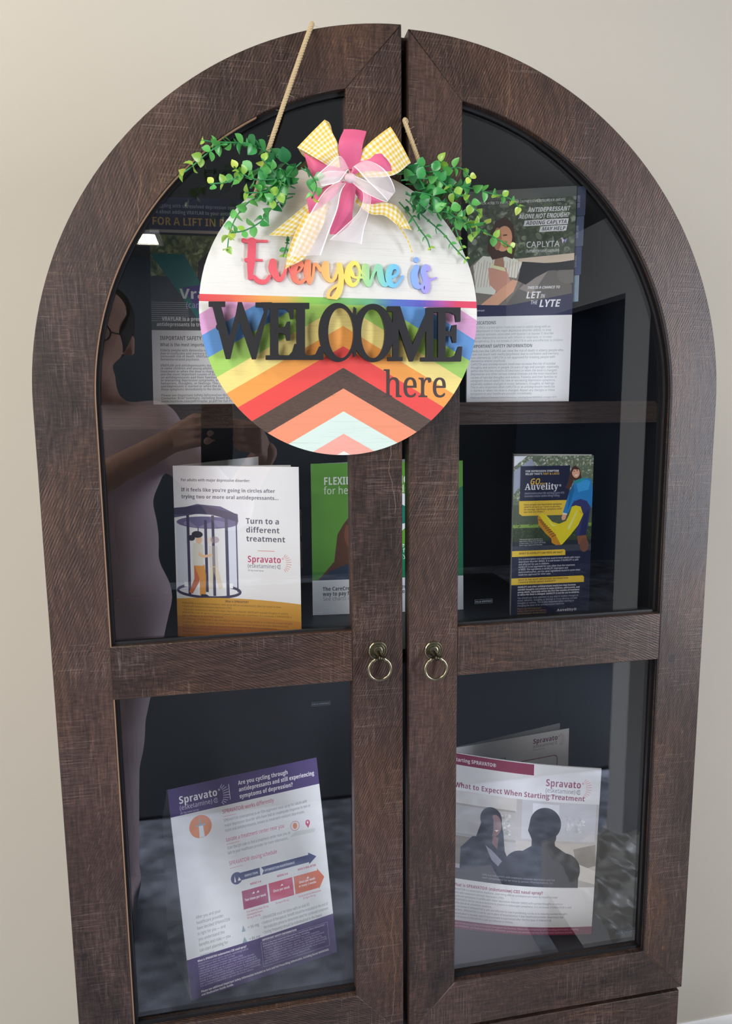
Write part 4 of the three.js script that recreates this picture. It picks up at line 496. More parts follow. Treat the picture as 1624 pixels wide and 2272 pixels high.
const sign = group('welcome_sign'); sign.position.set(-0.073, Y0 + 0.098, 0.012); sign.rotation.z = -0.00785;
tag(sign, 'round wooden welcome sign with rainbow chevrons, raised lettering, bow and greenery', 'sign');
// outline a field that is negative inside, on a grid in millimetres, and extrude it
function fieldSolid(f, x0, x1, y0, y1, cell, z0, z1, bevel) {
  const nx = Math.ceil((x1 - x0) / cell), ny = Math.ceil((y1 - y0) / cell), val = new Float32Array((nx + 1) * (ny + 1));
  for (let j = 0; j <= ny; j++) for (let i = 0; i <= nx; i++) val[j * (nx + 1) + i] = f(x0 + i * cell, y0 + j * cell);
  const next = new Map(), pt = new Map();
  const ep = (i, j, k, l) => { const id = Math.min(j * (nx + 1) + i, l * (nx + 1) + k) * 2 + (j === l ? 0 : 1); if (!pt.has(id)) { const a = val[j * (nx + 1) + i], b = val[l * (nx + 1) + k], t = a / (a - b); pt.set(id, [x0 + (i + (k - i) * t) * cell, y0 + (j + (l - j) * t) * cell]); } return id; };
  for (let j = 0; j < ny; j++) for (let i = 0; i < nx; i++) {
    const c = [[i, j], [i + 1, j], [i + 1, j + 1], [i, j + 1]], ins = c.map(([a, b]) => val[b * (nx + 1) + a] < 0), starts = [], ends = [];
    for (let k = 0; k < 4; k++) { const n = (k + 1) % 4; if (ins[k] !== ins[n]) (ins[k] ? starts : ends).push([k, ep(...c[k], ...c[n])]); }
    if (starts.length === 1) next.set(starts[0][1], ends[0][1]);
    else if (starts.length === 2) for (const [k, id] of starts) { const e = ends.find(([m]) => m === (k + 3) % 4); next.set(id, e[1]); }
  }
  const dev = (p, a, b) => { const L = Math.hypot(b[0] - a[0], b[1] - a[1]) || 1e-9; return Math.abs((b[0] - a[0]) * (a[1] - p[1]) - (a[0] - p[0]) * (b[1] - a[1])) / L; };
  const rdp = (l) => { if (l.length < 3) return l; let m = 0, at = 0; for (let i = 1; i < l.length - 1; i++) { const d = dev(l[i], l[0], l[l.length - 1]); if (d > m) { m = d; at = i; } } return m < 0.045 ? [l[0], l[l.length - 1]] : [...rdp(l.slice(0, at + 1)).slice(0, -1), ...rdp(l.slice(at))]; };
  const thin = (l) => { const h = l.length >> 1, r = [...rdp(l.slice(0, h + 1)).slice(0, -1), ...rdp([...l.slice(h), l[0]]).slice(0, -1)]; return r.filter((p, i) => { const q = r[(i + 1) % r.length]; return Math.hypot(p[0] - q[0], p[1] - q[1]) > 0.02; }); };
  const loops = [];
  while (next.size) { const [s] = next.keys(); let id = s; const l = []; while (next.has(id)) { l.push(pt.get(id)); const n = next.get(id); next.delete(id); id = n; } if (l.length > 8) loops.push(thin(l)); }
  const area = (l) => l.reduce((s, p, i) => { const q = l[(i + 1) % l.length]; return s + p[0] * q[1] - q[0] * p[1]; }, 0) / 2;
  const inside = (p, l) => { let r = false; for (let i = 0, j = l.length - 1; i < l.length; j = i++) if ((l[i][1] > p[1]) !== (l[j][1] > p[1]) && p[0] < (l[j][0] - l[i][0]) * (p[1] - l[i][1]) / (l[j][1] - l[i][1]) + l[i][0]) r = !r; return r; };
  const sgn = Math.sign(area(loops.reduce((a, b) => (Math.abs(area(a)) > Math.abs(area(b)) ? a : b))));
  const outer = loops.filter((l) => Math.sign(area(l)) === sgn && Math.abs(area(l)) > 2), holes = loops.filter((l) => Math.sign(area(l)) !== sgn && Math.abs(area(l)) > 1);
  return merge(outer.map((o) => { const s = new THREE.Shape(o.map(([x, y]) => new THREE.Vector2(x / 1000, y / 1000))); for (const h of holes) if (inside(h[0], o)) s.holes.push(new THREE.Path(h.map(([x, y]) => new THREE.Vector2(x / 1000, y / 1000)))); return new THREE.ExtrudeGeometry(s, { depth: z1 - z0, bevelEnabled: false }).translate(0, 0, z0); }));
}
const segD = (px, py, a, b) => { const dx = b[0] - a[0], dy = b[1] - a[1], L = dx * dx + dy * dy || 1e-9, t = Math.max(0, Math.min(1, ((px - a[0]) * dx + (py - a[1]) * dy) / L)); return Math.hypot(px - a[0] - dx * t, py - a[1] - dy * t) - (a[2] + (b[2] - a[2]) * t); };
function smoothChain(c) { const cr = new THREE.CatmullRomCurve3(c.map((p) => V(...p)), false, 'centripetal'); return cr.getPoints(c.length * 5).map((p) => [p.x, p.y, p.z]); }
function strokeField(chains) {
  const segs = []; for (const c of chains) { const s = c.length > 2 ? smoothChain(c) : c; for (let i = 0; i + 1 < s.length; i++) segs.push([s[i], s[i + 1]]); }
  return (x, y) => { let d = 1e9; for (const [a, b] of segs) d = Math.min(d, segD(x, y, a, b)); return d; };
}
function polyD(x, y, p) { let d = 1e9, ins = false; for (let i = 0, j = p.length - 1; i < p.length; j = i++) { d = Math.min(d, segD(x, y, [...p[i], 0], [...p[j], 0])); if ((p[i][1] > y) !== (p[j][1] > y) && x < (p[j][0] - p[i][0]) * (y - p[i][1]) / (p[j][1] - p[i][1]) + p[i][0]) ins = !ins; } return ins ? -d : d; }
const ellD = (x, y, [cx, cy, rx, ry]) => { const k = Math.hypot((x - cx) / rx, (y - cy) / ry); return (k - 1) * Math.min(rx, ry); };
const ramp = (stops, t) => { let i = 0; while (i < stops.length - 2 && t > stops[i + 1][0]) i++; const [a, A] = stops[i], [b, B] = stops[i + 1], k = Math.max(0, Math.min(1, (t - a) / (b - a))); return A.map((v, c) => v + (B[c] - v) * k); };
{
  // printed board
  const S = 2048, R = 153.4, k = S / (2 * R + 4);
  const face = canvas(S, S, (g) => {
    const X = (x) => S / 2 + x * k, Y = (y) => S / 2 - y * k;
    F(g, '#e9e6dd', 0, 0, S, S);
    const ap = [140, 85, 62, 35.6, 10.3, -12.3, -34, -57.2, -79.8, -104.9, -129.6, -149, -175], col = ['#ece9e0', '#d9a0c8', '#5f93cc', '#a5cf62', '#f2dc84', '#f0a04c', '#e84e48', '#57443b', '#ee9470', '#d5e6da', '#f0a898', '#ece9e0'], m = 0.575;
    g.save(); g.beginPath(); g.rect(0, Y(10.2), S, S); g.clip();
    for (let i = 0; i < col.length; i++) P(g, col[i], [[X(0), Y(ap[i])], [X(160), Y(ap[i] - 160 * m)], [X(160), Y(ap[i + 1] - 160 * m)], [X(0), Y(ap[i + 1])], [X(-160), Y(ap[i + 1] - 160 * m)], [X(-160), Y(ap[i] - 160 * m)]]);
    g.restore();
    // rainbow stripe
    const st = [[0, [224, 72, 84]], [0.1, [228, 98, 84]], [0.22, [240, 166, 84]], [0.3, [226, 180, 92]], [0.38, [140, 198, 84]], [0.48, [128, 190, 100]], [0.6, [112, 180, 140]], [0.68, [84, 120, 196]], [0.78, [96, 96, 190]], [0.86, [186, 92, 170]], [0.92, [224, 70, 100]], [1, [226, 70, 96]]];
    for (let x = 0; x < S; x += 4) { const c = ramp(st, x / S); g.fillStyle = `rgb(${c.map(Math.round)})`; g.fillRect(x, Y(17.5), 4, 7.3 * k); }
    // printed wood grain
    seed = 77; for (let q = 0; q < 900; q++) { const y = rnd(S), x = rnd(S), l = rnd(60, 420); g.strokeStyle = `rgba(110,84,50,${rnd(0.02, 0.1)})`; g.lineWidth = rnd(1, 4); g.beginPath(); g.moveTo(x, y); g.bezierCurveTo(x + l * 0.3, y + rnd(-9, 9), x + l * 0.6, y + rnd(-9, 9), x + l, y + rnd(-5, 5)); g.stroke(); }
    // dark brown grain of the brown chevron
    for (let q = 0; q < 1800; q++) { const x = rnd(-120, 120), t = rnd(-79, -58), y = t - Math.abs(x) * m; g.strokeStyle = rnd() < 0.5 ? 'rgba(120,100,84,0.3)' : 'rgba(40,28,24,0.3)'; g.lineWidth = 1.5; g.beginPath(); g.moveTo(X(x), Y(y)); g.lineTo(X(x) + rnd(10, 40), Y(y) + rnd(-2, 2)); g.stroke(); }
    // here
    g.save(); g.translate(X(45.2), Y(-89.2)); g.scale(1.02, 1); for (const o of [-2.5, 0, 2.5]) T(g, 'here', o, 0, 72.6 * k, 47 * k * 0.86, '', '#4a3b36', 'left', 'serif'); g.restore();
  });
  const bg = new THREE.CylinderGeometry(R / 1000, R / 1000, 0.006, 128).rotateX(Math.PI / 2).translate(0, 0, -0.003);
  const uvs = bg.attributes.uv, ps = bg.attributes.position; for (let i = 0; i < ps.count; i++) uvs.setXY(i, 0.5 + ps.getX(i) * 1000 * k / S, 0.5 + ps.getY(i) * 1000 * k / S);
  mesh('board', bg, [std(0xd8cdb8, 0.6), std(0xe9e9e9, 0.42, { map: tex(face) }), std(0xc9b08a, 0.7)], sign);
  // raised lettering
  const rainbow = [[-100, [0.68, 0.085, 0.12]], [-62, [0.70, 0.12, 0.12]], [-38, [0.80, 0.25, 0.12]], [-20, [0.84, 0.44, 0.14]], [6, [0.88, 0.64, 0.12]], [14, [0.82, 0.72, 0.12]], [20, [0.36, 0.60, 0.22]], [40, [0.26, 0.60, 0.42]], [54, [0.14, 0.50, 0.72]], [66, [0.20, 0.40, 0.74]], [84, [0.24, 0.36, 0.72]], [94, [0.36, 0.28, 0.66]], [120, [0.36, 0.28, 0.62]]];
  const tint = (g) => { const p = g.attributes.position, c = new Float32Array(p.count * 3); for (let i = 0; i < p.count; i++) c.set(ramp(rainbow, p.getX(i) * 1000 + (p.getY(i) * 1000 - 35) * -0.12), i * 3); g.setAttribute('color', new THREE.BufferAttribute(c, 3)); return g; };
  const letterMat = std(0xffffff, 0.45, { vertexColors: true });
  mesh('script_lettering', tint(fieldSolid(strokeField(SIGN.ev), -110, 80, 15, 95, 0.4, 0.0002, 0.0034, 0.0004)), letterMat, sign).userData.label = 'rainbow script lettering reading Everyone';
  mesh('script_lettering', tint(fieldSolid(strokeField(SIGN.iss), 70, 125, 15, 70, 0.4, 0.0002, 0.0034, 0.0004)), letterMat, sign).userData.label = 'purple script lettering reading is';
  const wf = (x, y) => { let d = 1e9; for (const p of SIGN.wel) d = Math.min(d, polyD(x, y, p)); SIGN.ells.out.forEach((e, i) => { d = Math.min(d, Math.max(ellD(x, y, e), -ellD(x, y, SIGN.ells.hole[i]))); }); return Math.max(d, -Math.min(...SIGN.ells.hole.map((e) => ellD(x, y, e)))) ; };
  mesh('block_lettering', fieldSolid(wf, -150, 150, -75, 25, 0.45, 0.0055, 0.0105, 0.0006), std(0x1b1a1c, 0.42), sign).userData.label = 'raised black block lettering reading WELCOME';
  for (const [x, y] of SIGN.spacers) mesh('lettering_spacer', cyl(0.003, 0.003, 0.0058, 14).rotateX(Math.PI / 2).translate(x / 1000, y / 1000, 0.0028), std(0x1b1a1c, 0.5), sign);
  // rope over the left door, back out through the gap between the doors
  const path = [...SIGN.rope.a, [-30.6, 289.3, 0.0], [-30.4, 290.6, -6], [-30.2, 290.6, -22], [-28, 287.5, -34], [-10, 276, -37.8], [30, 246, -38], [66, 218, -37.5], [72.6, 210, -30], [73.4, 207, -14], ...SIGN.rope.b].map((p) => V(...p).multiplyScalar(0.001));
  const curve = new THREE.CatmullRomCurve3(path, false, 'centripetal'), N = 700, fr = curve.computeFrenetFrames(N, false), L = curve.getLength(), strands = [];
  for (let s = 0; s < 3; s++) { const pts = []; for (let i = 0; i <= N; i++) { const a = i / N * L / 0.0085 * Math.PI * 2 + s * 2.094; pts.push(curve.getPointAt(i / N).addScaledVector(fr.normals[i], Math.cos(a) * 0.00125).addScaledVector(fr.binormals[i], Math.sin(a) * 0.00125)); } strands.push(new THREE.TubeGeometry(new THREE.CatmullRomCurve3(pts), N, 0.00135, 6, false)); }
  mesh('rope', merge(strands), std(0xb9a37c, 0.9), sign);
  seed = 31; const fz = []; for (let k = 0; k < 90; k++) { const t = rnd() < 0.6 ? rnd(0, 0.42) : rnd(0.83, 1), p = curve.getPointAt(t), d = V(rnd(-1, 1), rnd(-1, 1), rnd(-0.3, 1)).normalize(), q = p.clone().addScaledVector(d, rnd(0.003, 0.006)).add(V(rnd(-0.003, 0.003), rnd(-0.003, 0.003), 0)); fz.push(new THREE.TubeGeometry(new THREE.LineCurve3(p.clone().addScaledVector(d, 0.002), q), 1, 0.00012, 3, false)); }
  const fuzz = mesh('rope_fuzz', merge(fz), std(0xcdb98f, 0.9), sign); fuzz.userData.kind = 'stuff';
  // ribbons
  const gingham = canvas(256, 256, (g) => { F(g, '#f6f1dd', 0, 0, 256, 256); for (let i = 0; i < 4; i++) for (let j = 0; j < 4; j++) { const a = i % 2, b = j % 2; F(g, a && b ? '#f4cb3e' : a || b ? '#f9e398' : '#fdfaf0', i * 64, j * 64, 64, 64); } seed = 8; for (let q = 0; q < 256; q += 3) { F(g, 'rgba(255,255,255,0.14)', q, 0, 1, 256); F(g, 'rgba(200,160,40,0.08)', 0, q, 256, 1); } });
  const herring = canvas(256, 256, (g) => { F(g, '#c64a70', 0, 0, 256, 256); for (let q = -256; q < 512; q += 12) { g.strokeStyle = 'rgba(232,130,160,0.55)'; g.lineWidth = 4; g.beginPath(); g.moveTo(0, q); g.lineTo(128, q + 128); g.lineTo(256, q); g.stroke(); } });
  const organza = canvas(128, 128, (g) => { g.clearRect(0, 0, 128, 128); F(g, 'rgba(250,236,234,0.24)', 0, 0, 128, 128); for (let q = 0; q < 128; q += 4) { F(g, 'rgba(255,248,246,0.16)', q, 0, 2, 128); F(g, 'rgba(255,248,246,0.16)', 0, q, 128, 2); } F(g, 'rgba(255,250,246,0.85)', 0, 0, 6, 128); F(g, 'rgba(255,250,246,0.85)', 122, 0, 6, 128); });
  const RM = {
    gingham: new THREE.MeshPhysicalMaterial({ map: tex(gingham, true, [1, 1]), roughness: 0.7, transmission: 0.3, thickness: 0, side: THREE.DoubleSide }),
    pink: std(0xffffff, 0.6, { map: tex(herring, true, [1, 1]), side: THREE.DoubleSide }),
    sheer: std(0xffffff, 0.6, { map: tex(organza, true, [1, 1]), transparent: true, side: THREE.DoubleSide }),
  };
  const strip = (rows, kind) => {
    const nL = rows.length, A = new THREE.CatmullRomCurve3(rows.map((r) => V(r[0], r[1], r[4])), false, 'centripetal'), B = new THREE.CatmullRomCurve3(rows.map((r) => V(r[2], r[3], r[4])), false, 'centripetal');
    const n = nL * 8, m = 8, pos = [], uv = [], idx = []; let len = 0, prev = null, wMax = 0;
    for (const r of rows) wMax = Math.max(wMax, Math.hypot(r[0] - r[2], r[1] - r[3]));
    for (let i = 0; i <= n; i++) {
      const a = A.getPoint(i / n), b = B.getPoint(i / n), mid = a.clone().lerp(b, 0.5); if (prev) len += mid.distanceTo(prev); prev = mid;
      for (let j = 0; j <= m; j++) { const p = a.clone().lerp(b, j / m), cup = Math.sin(Math.PI * j / m) * 2.0 + Math.sin(j * 2.2 + i * 0.35) * (kind === 'sheer' ? 0.5 : 0.2); pos.push(p.x / 1000, p.y / 1000, (p.z + cup) / 1000); uv.push(kind === 'sheer' || kind === 'pink' ? j / m : (j / m - 0.5) * wMax / 10.6, len / (kind === 'gingham' ? 10.6 : 16)); }
    }
    for (let i = 0; i < n; i++) for (let j = 0; j < m; j++) { const a = i * (m + 1) + j, b = a + 1, c = a + m + 1, d = c + 1; idx.push(a, b, c, b, d, c); }
    const g = new THREE.BufferGeometry(); g.setAttribute('position', new THREE.Float32BufferAttribute(pos, 3)); g.setAttribute('uv', new THREE.Float32BufferAttribute(uv, 2)); g.setIndex(idx); g.computeVertexNormals(); return g;
  };
  const bow = group('bow', sign); bow.userData.label = 'layered bow of yellow gingham, pink and sheer white ribbon';
  for (const kind of ['gingham', 'pink', 'sheer']) SIGN.rib[kind].forEach((rows) => mesh(kind + '_ribbon', strip(rows, kind), RM[kind], bow));
  mesh('bow_knot', new THREE.SphereGeometry(0.0048, 20, 14).scale(1.25, 1, 0.9).translate(SIGN.knot[0] / 1000, SIGN.knot[1] / 1000, SIGN.knot[2] / 1000), std(0xe9cfd2, 0.7), bow);
  // greenery: jointed stems with opposite cupped leaves, paler and yellower towards the tips
  const leafGeo = (cup) => { const pos = [], idx = [], n = 5, wd = [0, 0.34, 0.46, 0.44, 0.3, 0.0]; for (let i = 0; i <= n; i++) { const t = i / n, w = i === n ? 0.02 : Math.max(0.03, wd[i]); const y = t, z = -cup * 0.5 * t * t; pos.push(-w, y, z + cup * w * 0.8, 0, y, z, w, y, z + cup * w * 0.8); } for (let i = 0; i < n; i++) for (let j = 0; j < 2; j++) { const a = i * 3 + j, b = a + 1, c = a + 3, d = c + 1; idx.push(a, b, c, b, d, c); } const g = new THREE.BufferGeometry(); g.setAttribute('position', new THREE.Float32BufferAttribute(pos, 3)); g.setIndex(idx); g.computeVertexNormals(); return g; };
  const leaves = [leafGeo(0.25), leafGeo(0.5), leafGeo(0.8)];
  const green = [0x2f7d46, 0x46a052, 0x66b95a, 0x9fca52, 0xc6d85a].map((c) => phys(c, 0.35, { transmission: 0.25, thickness: 0, side: THREE.DoubleSide }));
  const stemMat = std(0x2f7d45, 0.5); seed = 4242;
  SIGN.stems.forEach((pts, si) => {
    const sp = group('sprig', sign), c = new THREE.CatmullRomCurve3(pts.map((p) => V(p[0] / 1000, p[1] / 1000, p[2] / 1000)), false, 'centripetal'), len = c.getLength();
    mesh('stem', new THREE.TubeGeometry(c, 30, 0.00075, 6, false), stemMat, sp);
    const nodes = Math.max(3, Math.round(len / 0.0112)), slim = si === 1 || si === 10 || (si >= 16 && si <= 18);
    for (let k = 1; k <= nodes; k++) {
      const t = Math.min(0.999, (k - 0.3) / nodes), p = c.getPointAt(t), tan = c.getTangentAt(t), roll = (k % 2) * Math.PI / 2 + rnd(-0.5, 0.5) + 0.3;
      const side = V(0, 0, 1).cross(tan).normalize(), up = tan.clone().cross(side).normalize();
      for (const s of [-1, 1]) {
        const out = side.clone().multiplyScalar(Math.cos(roll) * s).addScaledVector(up, Math.sin(roll) * s * 0.8).addScaledVector(tan, rnd(0.35, 0.8)).normalize();
        if (p.z + out.z * 0.008 < 0.002) out.z = Math.abs(out.z) * 0.5;
        const size = rnd(0.8, 1.1) * (0.0108 - 0.0045 * t) * (slim ? 0.95 : 1.38);
        const q = new THREE.Quaternion().setFromUnitVectors(V(0, 1, 0), out).multiply(new THREE.Quaternion().setFromAxisAngle(V(0, 1, 0), rnd(-1.2, 1.2)));
        const l = mesh('leaf', leaves[Math.floor(rnd(3))], green[Math.max(0, Math.min(4, Math.floor(t * 3.6 + rnd(-0.6, 1.0))))], sp);
        l.position.copy(p); l.quaternion.copy(q); l.scale.set(size * (slim ? 0.55 : 0.95), size, size);
      }
    }
  });
}

// ------------------------------------------------------------------ the photographer and the things reflected in the glass
{
  const cap = (p, a, b, ra, rb) => { const ab = [b[0] - a[0], b[1] - a[1], b[2] - a[2]], L = ab[0] ** 2 + ab[1] ** 2 + ab[2] ** 2 || 1e-9, t = Math.max(0, Math.min(1, ((p[0] - a[0]) * ab[0] + (p[1] - a[1]) * ab[1] + (p[2] - a[2]) * ab[2]) / L)); return Math.hypot(p[0] - a[0] - ab[0] * t, p[1] - a[1] - ab[1] * t, p[2] - a[2] - ab[2] * t) - (ra + (rb - ra) * t); };
  const smin = (a, b, k) => { const h = Math.max(k - Math.abs(a - b), 0) / k; return Math.min(a, b) - h * h * k / 4; };
  function solid(field, center, half, res) {                          // half: half the side of the cubic grid
    const mc = new MarchingCubes(res, undefined, false, false, 400000), hs = res / 2; mc.isolation = 0;
    for (let z = 0; z < res; z++) for (let y = 0; y < res; y++) for (let x = 0; x < res; x++) mc.field[x + y * res + z * res * res] = -field([center[0] + (x - hs) / hs * half, center[1] + (y - hs) / hs * half, center[2] + (z - hs) / hs * half]);
    mc.update();
    const n = mc.count ?? mc.geometry.drawRange.count, g = new THREE.BufferGeometry();
    const p = mc.positionArray.slice(0, n * 3); for (let i = 0; i < n; i++) for (let c = 0; c < 3; c++) p[i * 3 + c] = center[c] + p[i * 3 + c] * half;
    g.setAttribute('position', new THREE.BufferAttribute(new Float32Array(p), 3)); const m = mergeVertices(g, 1e-5); m.computeVertexNormals(); return m;
  }
  const bones = (list, k) => (p) => { let d = 1e9; for (const [a, b, ra, rb] of list) d = smin(d, cap(p, a, b, ra, rb), k); return d; };
  const body = [
    [[-0.545, 0.93, 1.19], [-0.545, 1.08, 1.18], 0.145, 0.135], [[-0.545, 1.08, 1.18], [-0.545, 1.28, 1.17], 0.135, 0.13], [[-0.60, 1.29, 1.17], [-0.49, 1.29, 1.17], 0.12, 0.12], [[-0.69, 1.375, 1.17], [-0.40, 1.375, 1.17], 0.062, 0.062], [[-0.545, 1.38, 1.18], [-0.535, 1.48, 1.16], 0.06, 0.052],
    [[-0.70, 1.37, 1.16], [-0.63, 1.19, 1.03], 0.058, 0.048], [[-0.63, 1.19, 1.03], [-0.335, 1.345, 0.885], 0.045, 0.029],
    [[-0.39, 1.37, 1.16], [-0.20, 1.16, 1.06], 0.058, 0.048], [[-0.20, 1.16, 1.06], [-0.115, 1.315, 0.90], 0.043, 0.029],
    [[-0.47, 0.9, 1.19], [-0.545, 0.5, 1.15], 0.098, 0.072], [[-0.545, 0.5, 1.15], [-0.55, 0.09, 1.17], 0.07, 0.05], [[-0.63, 0.9, 1.19], [-0.70, 0.5, 1.16], 0.098, 0.072], [[-0.70, 0.5, 1.16], [-0.72, 0.09, 1.18], 0.07, 0.05],
    [[-0.55, 0.045, 1.19], [-0.53, 0.038, 1.02], 0.045, 0.038], [[-0.72, 0.045, 1.2], [-0.73, 0.038, 1.03], 0.045, 0.038]];
  const head = [[[-0.53, 1.61, 1.15], [-0.53, 1.645, 1.165], 0.083, 0.092], [[-0.53, 1.60, 1.12], [-0.53, 1.535, 1.10], 0.066, 0.042], [[-0.53, 1.61, 1.075], [-0.53, 1.573, 1.052], 0.009, 0.015], [[-0.545, 1.535, 1.068], [-0.515, 1.535, 1.068], 0.01, 0.01], [[-0.615, 1.60, 1.16], [-0.617, 1.57, 1.16], 0.014, 0.01], [[-0.445, 1.60, 1.16], [-0.443, 1.57, 1.16], 0.014, 0.01], [[-0.535, 1.50, 1.15], [-0.54, 1.42, 1.17], 0.052, 0.056]];
  const hand = (w, kn, dir, sgn) => {                                // wrist, middle knuckle; fingers run along dir and curl towards -z side of the phone
    const L = []; const across = V(0, 1, 0); const wv = V(...w), k = V(...kn), d = V(...dir).normalize();
    const off = [0.026, 0.009, -0.009, -0.026], len = [0.9, 1, 0.95, 0.75];
    for (let i = 0; i < 4; i++) { const base = k.clone().addScaledVector(across, off[i]); L.push([wv.clone().addScaledVector(across, off[i] * 0.55).toArray(), base.toArray(), 0.014, 0.0115]); const m1 = base.clone().addScaledVector(d, 0.032 * len[i]).add(V(0, 0, -0.012)), m2 = m1.clone().addScaledVector(d, 0.022 * len[i]).add(V(0, 0, 0.006)), m3 = m2.clone().addScaledVector(d, 0.010 * len[i]).add(V(0, 0, 0.012)); L.push([base.toArray(), m1.toArray(), 0.0098, 0.0088], [m1.toArray(), m2.toArray(), 0.0088, 0.0082], [m2.toArray(), m3.toArray(), 0.0082, 0.0072]); }
    const tb = wv.clone().lerp(k, 0.35).add(V(0, 0.022, 0.012)), t1 = tb.clone().addScaledVector(d, 0.03).add(V(0, 0.014, 0.014)), t2 = t1.clone().addScaledVector(d, 0.026).add(V(0, 0.002, 0.004)); L.push([tb.toArray(), t1.toArray(), 0.013, 0.0105], [t1.toArray(), t2.toArray(), 0.0105, 0.0085]); return L;
  };
  const hA = hand([-0.335, 1.345, 0.885], [-0.272, 1.372, 0.832], [1, 0.12, 0.0], 1), hB = hand([-0.115, 1.315, 0.90], [-0.135, 1.352, 0.838], [-1, 0.2, 0.0], -1);
  const paint = (g, f) => { const p = g.attributes.position, c = new Float32Array(p.count * 3); for (let i = 0; i < p.count; i++) c.set(f(p.getX(i), p.getY(i), p.getZ(i)), i * 3); g.setAttribute('color', new THREE.BufferAttribute(c, 3)); return g.toNonIndexed(); };
  const SKIN = [0.62, 0.38, 0.30], TOP = [0.80, 0.64, 0.71], SHOE = [0.10, 0.10, 0.11];
  const gb = paint(solid(bones(body, 0.045), [-0.45, 0.83, 1.05], 0.9, 150), (x, y, z) => (y < 0.07 ? SHOE : (y > 1.435 && x > -0.62 && x < -0.46) || (z < 0.955) ? SKIN : TOP));
  const gh = paint(solid(bones(head, 0.02), [-0.53, 1.57, 1.13], 0.2, 100), (x, y, z) => (y > 1.528 && y < 1.543 && z < 1.066 && Math.abs(x + 0.53) < 0.024 ? [0.45, 0.18, 0.17] : SKIN));
  const g1 = paint(solid(bones(hA, 0.006), [-0.27, 1.36, 0.85], 0.105, 72), () => SKIN), g2 = paint(solid(bones(hB, 0.006), [-0.15, 1.35, 0.86], 0.105, 72), () => SKIN);
  const person = group('person'); tag(person, 'person in mauve top and glasses taking the photograph, mirrored in the glass', 'person');
  mesh('body', mergeGeometries([gb, gh, g1, g2]), std(0xffffff, 0.75, { vertexColors: true }), person);
  const hairF = (p) => { const o = cap(p, [-0.53, 1.63, 1.165], [-0.53, 1.655, 1.175], 0.098, 0.1); const f = Math.max(o, -(p[2] - 1.09 + (p[1] - 1.60) * -0.75)); return Math.max(f, -(p[1] - 1.555)); };
  mesh('hair', solid(hairF, [-0.53, 1.63, 1.17], 0.15, 72), std(0x2e2723, 0.7), person);
  const gl = []; for (const s of [-1, 1]) { gl.push(new THREE.TorusGeometry(0.0235, 0.0018, 8, 32).scale(1.1, 0.9, 1).translate(-0.53 + s * 0.031, 1.606, 1.046), new THREE.TubeGeometry(new THREE.LineCurve3(V(-0.53 + s * 0.057, 1.608, 1.048), V(-0.53 + s * 0.086, 1.608, 1.15)), 1, 0.0015, 6, false)); } gl.push(new THREE.TubeGeometry(new THREE.LineCurve3(V(-0.536, 1.608, 1.045), V(-0.524, 1.608, 1.045)), 1, 0.0016, 6, false));
  mesh('glasses_frame', merge(gl), std(0x1a1a1c, 0.35), person);
  for (const s of [-1, 1]) mesh('spectacle_lens', new THREE.CylinderGeometry(0.0232, 0.0232, 0.0012, 28).rotateX(Math.PI / 2).scale(1.1, 0.9, 1).translate(-0.53 + s * 0.031, 1.606, 1.046), M.glass, person);
  for (const s of [-1, 1]) mesh('eye', new THREE.SphereGeometry(0.0105, 16, 12).scale(1.2, 0.7, 0.7).translate(-0.53 + s * 0.031, 1.604, 1.066), std(0xd8d4d0, 0.3), person);
  // phone, its lenses at the place the picture is taken from
  const phone = group('phone'); tag(phone, 'dark phone held up in two hands, mirrored in the glass', 'phone');
  phone.position.set(-0.2015, 1.4151, 0.8079); phone.rotation.set(-0.14218, -0.18868, -0.00937, 'YXZ');
  mesh('phone_body', rbox(0.072, 0.148, 0.008, 0.0035, -0.02, -0.055, 0.0085), std(0x101114, 0.35), phone);
  for (const y of [0, -0.02]) mesh('lens_ring', new THREE.TorusGeometry(0.0075, 0.001, 8, 28).translate(0, y, 0.004), std(0x6a6c70, 0.3, { metalness: 0.9 }), phone);
  // white pedestal by the window
  const ped = group('pedestal'); tag(ped, 'slim white pedestal with moulded foot, mirrored at the right edge of the glass', 'pedestal'); ped.position.set(0.985, 0, 1.06);
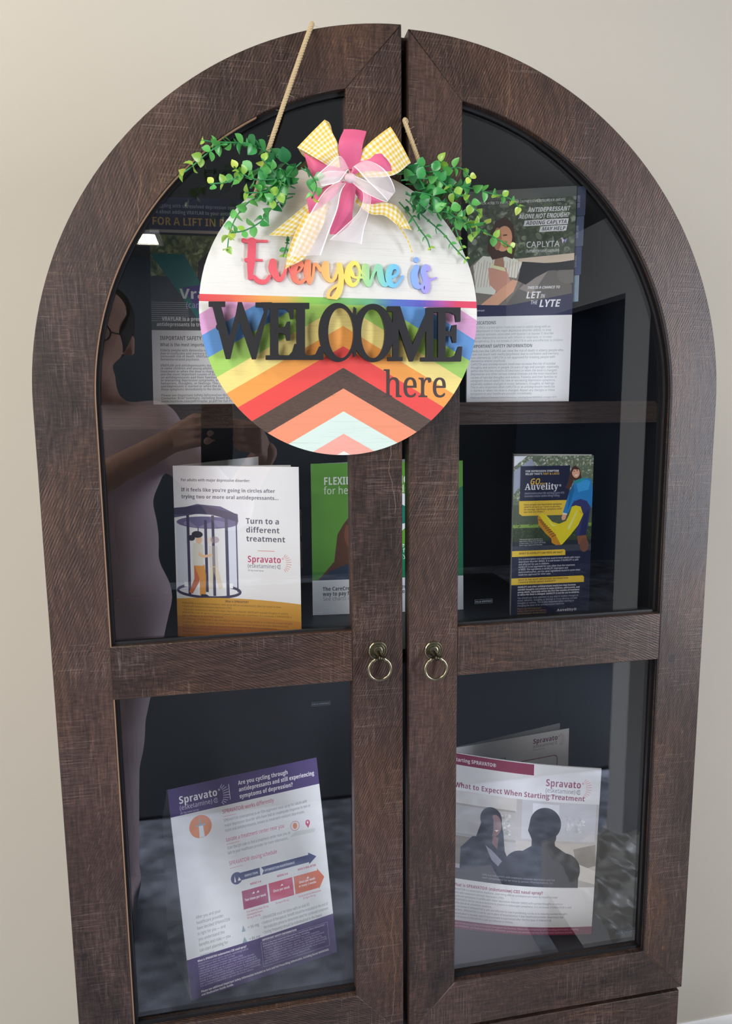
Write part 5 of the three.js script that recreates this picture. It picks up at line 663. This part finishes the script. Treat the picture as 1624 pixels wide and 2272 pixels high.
  const pw = std(0xdedfe0, 0.5); mesh('shaft', span(-0.045, 0.045, 0.09, 0.74, -0.045, 0.045), pw, ped); mesh('foot', merge(span(-0.065, 0.065, 0, 0.06, -0.065, 0.065), span(-0.055, 0.055, 0.06, 0.09, -0.055, 0.055)), pw, ped); mesh('cap', merge(span(-0.055, 0.055, 0.74, 0.76, -0.055, 0.055), span(-0.07, 0.07, 0.76, 0.78, -0.07, 0.07)), pw, ped);
  // quilted ottoman and pale rug
  const ot = group('ottoman'); tag(ot, 'low ottoman under a grey quilted cover, mirrored in the lower right glass', 'ottoman'); ot.position.set(0.86, 0, 0.50);
  mesh('base', rbox(0.54, 0.15, 0.60, 0.02, 0, 0.085, 0), std(0x23262c, 0.8), ot);
  const q = new THREE.BoxGeometry(0.56, 0.1, 0.62, 90, 4, 100), qp = q.attributes.position; for (let i = 0; i < qp.count; i++) { const x = qp.getX(i), y = qp.getY(i), z = qp.getZ(i); if (y > 0.049) { const a = Math.abs(Math.sin((x + z * 0.55 + 0.02 * Math.sin(z * 30)) * 26)), b = Math.abs(Math.sin((z * 0.9 - x * 0.5) * 34)); qp.setY(i, y + 0.026 * Math.pow(a * b, 0.4) + 0.007 * Math.sin(x * 110 + z * 60 + 3 * Math.sin(z * 40)) * Math.sin(z * 95 - x * 30)); } } q.computeVertexNormals();
  mesh('quilted_cover', q.translate(0, 0.205, 0), std(0xe2e5e6, 0.4), ot);
  for (const [x, z] of [[-0.23, -0.26], [0.23, -0.26], [-0.23, 0.26], [0.23, 0.26]]) mesh('leg', cyl(0.018, 0.014, 0.012, 16).translate(x, 0.006, z), std(0x2a1d16, 0.5), ot);
  tag(mesh('area_rug', rbox(3.8, 0.012, 3.3, 0.005, 0.1, 0.0065, 3.25), std(0x3e444e, 0.95)), 'large charcoal area rug across the room, mirrored in the lower panes', 'rug');
  const rug = tag(mesh('rug', rbox(0.42, 0.012, 0.62, 0.005, 0.345, 0.007, 0.80), std(0xd2d4e2, 0.95)), 'small pale grey rug on the carpet, mirrored in the lower right glass', 'rug');
  rug.userData.kind = undefined; delete rug.userData.kind;
}
renderer.render(scene, camera);
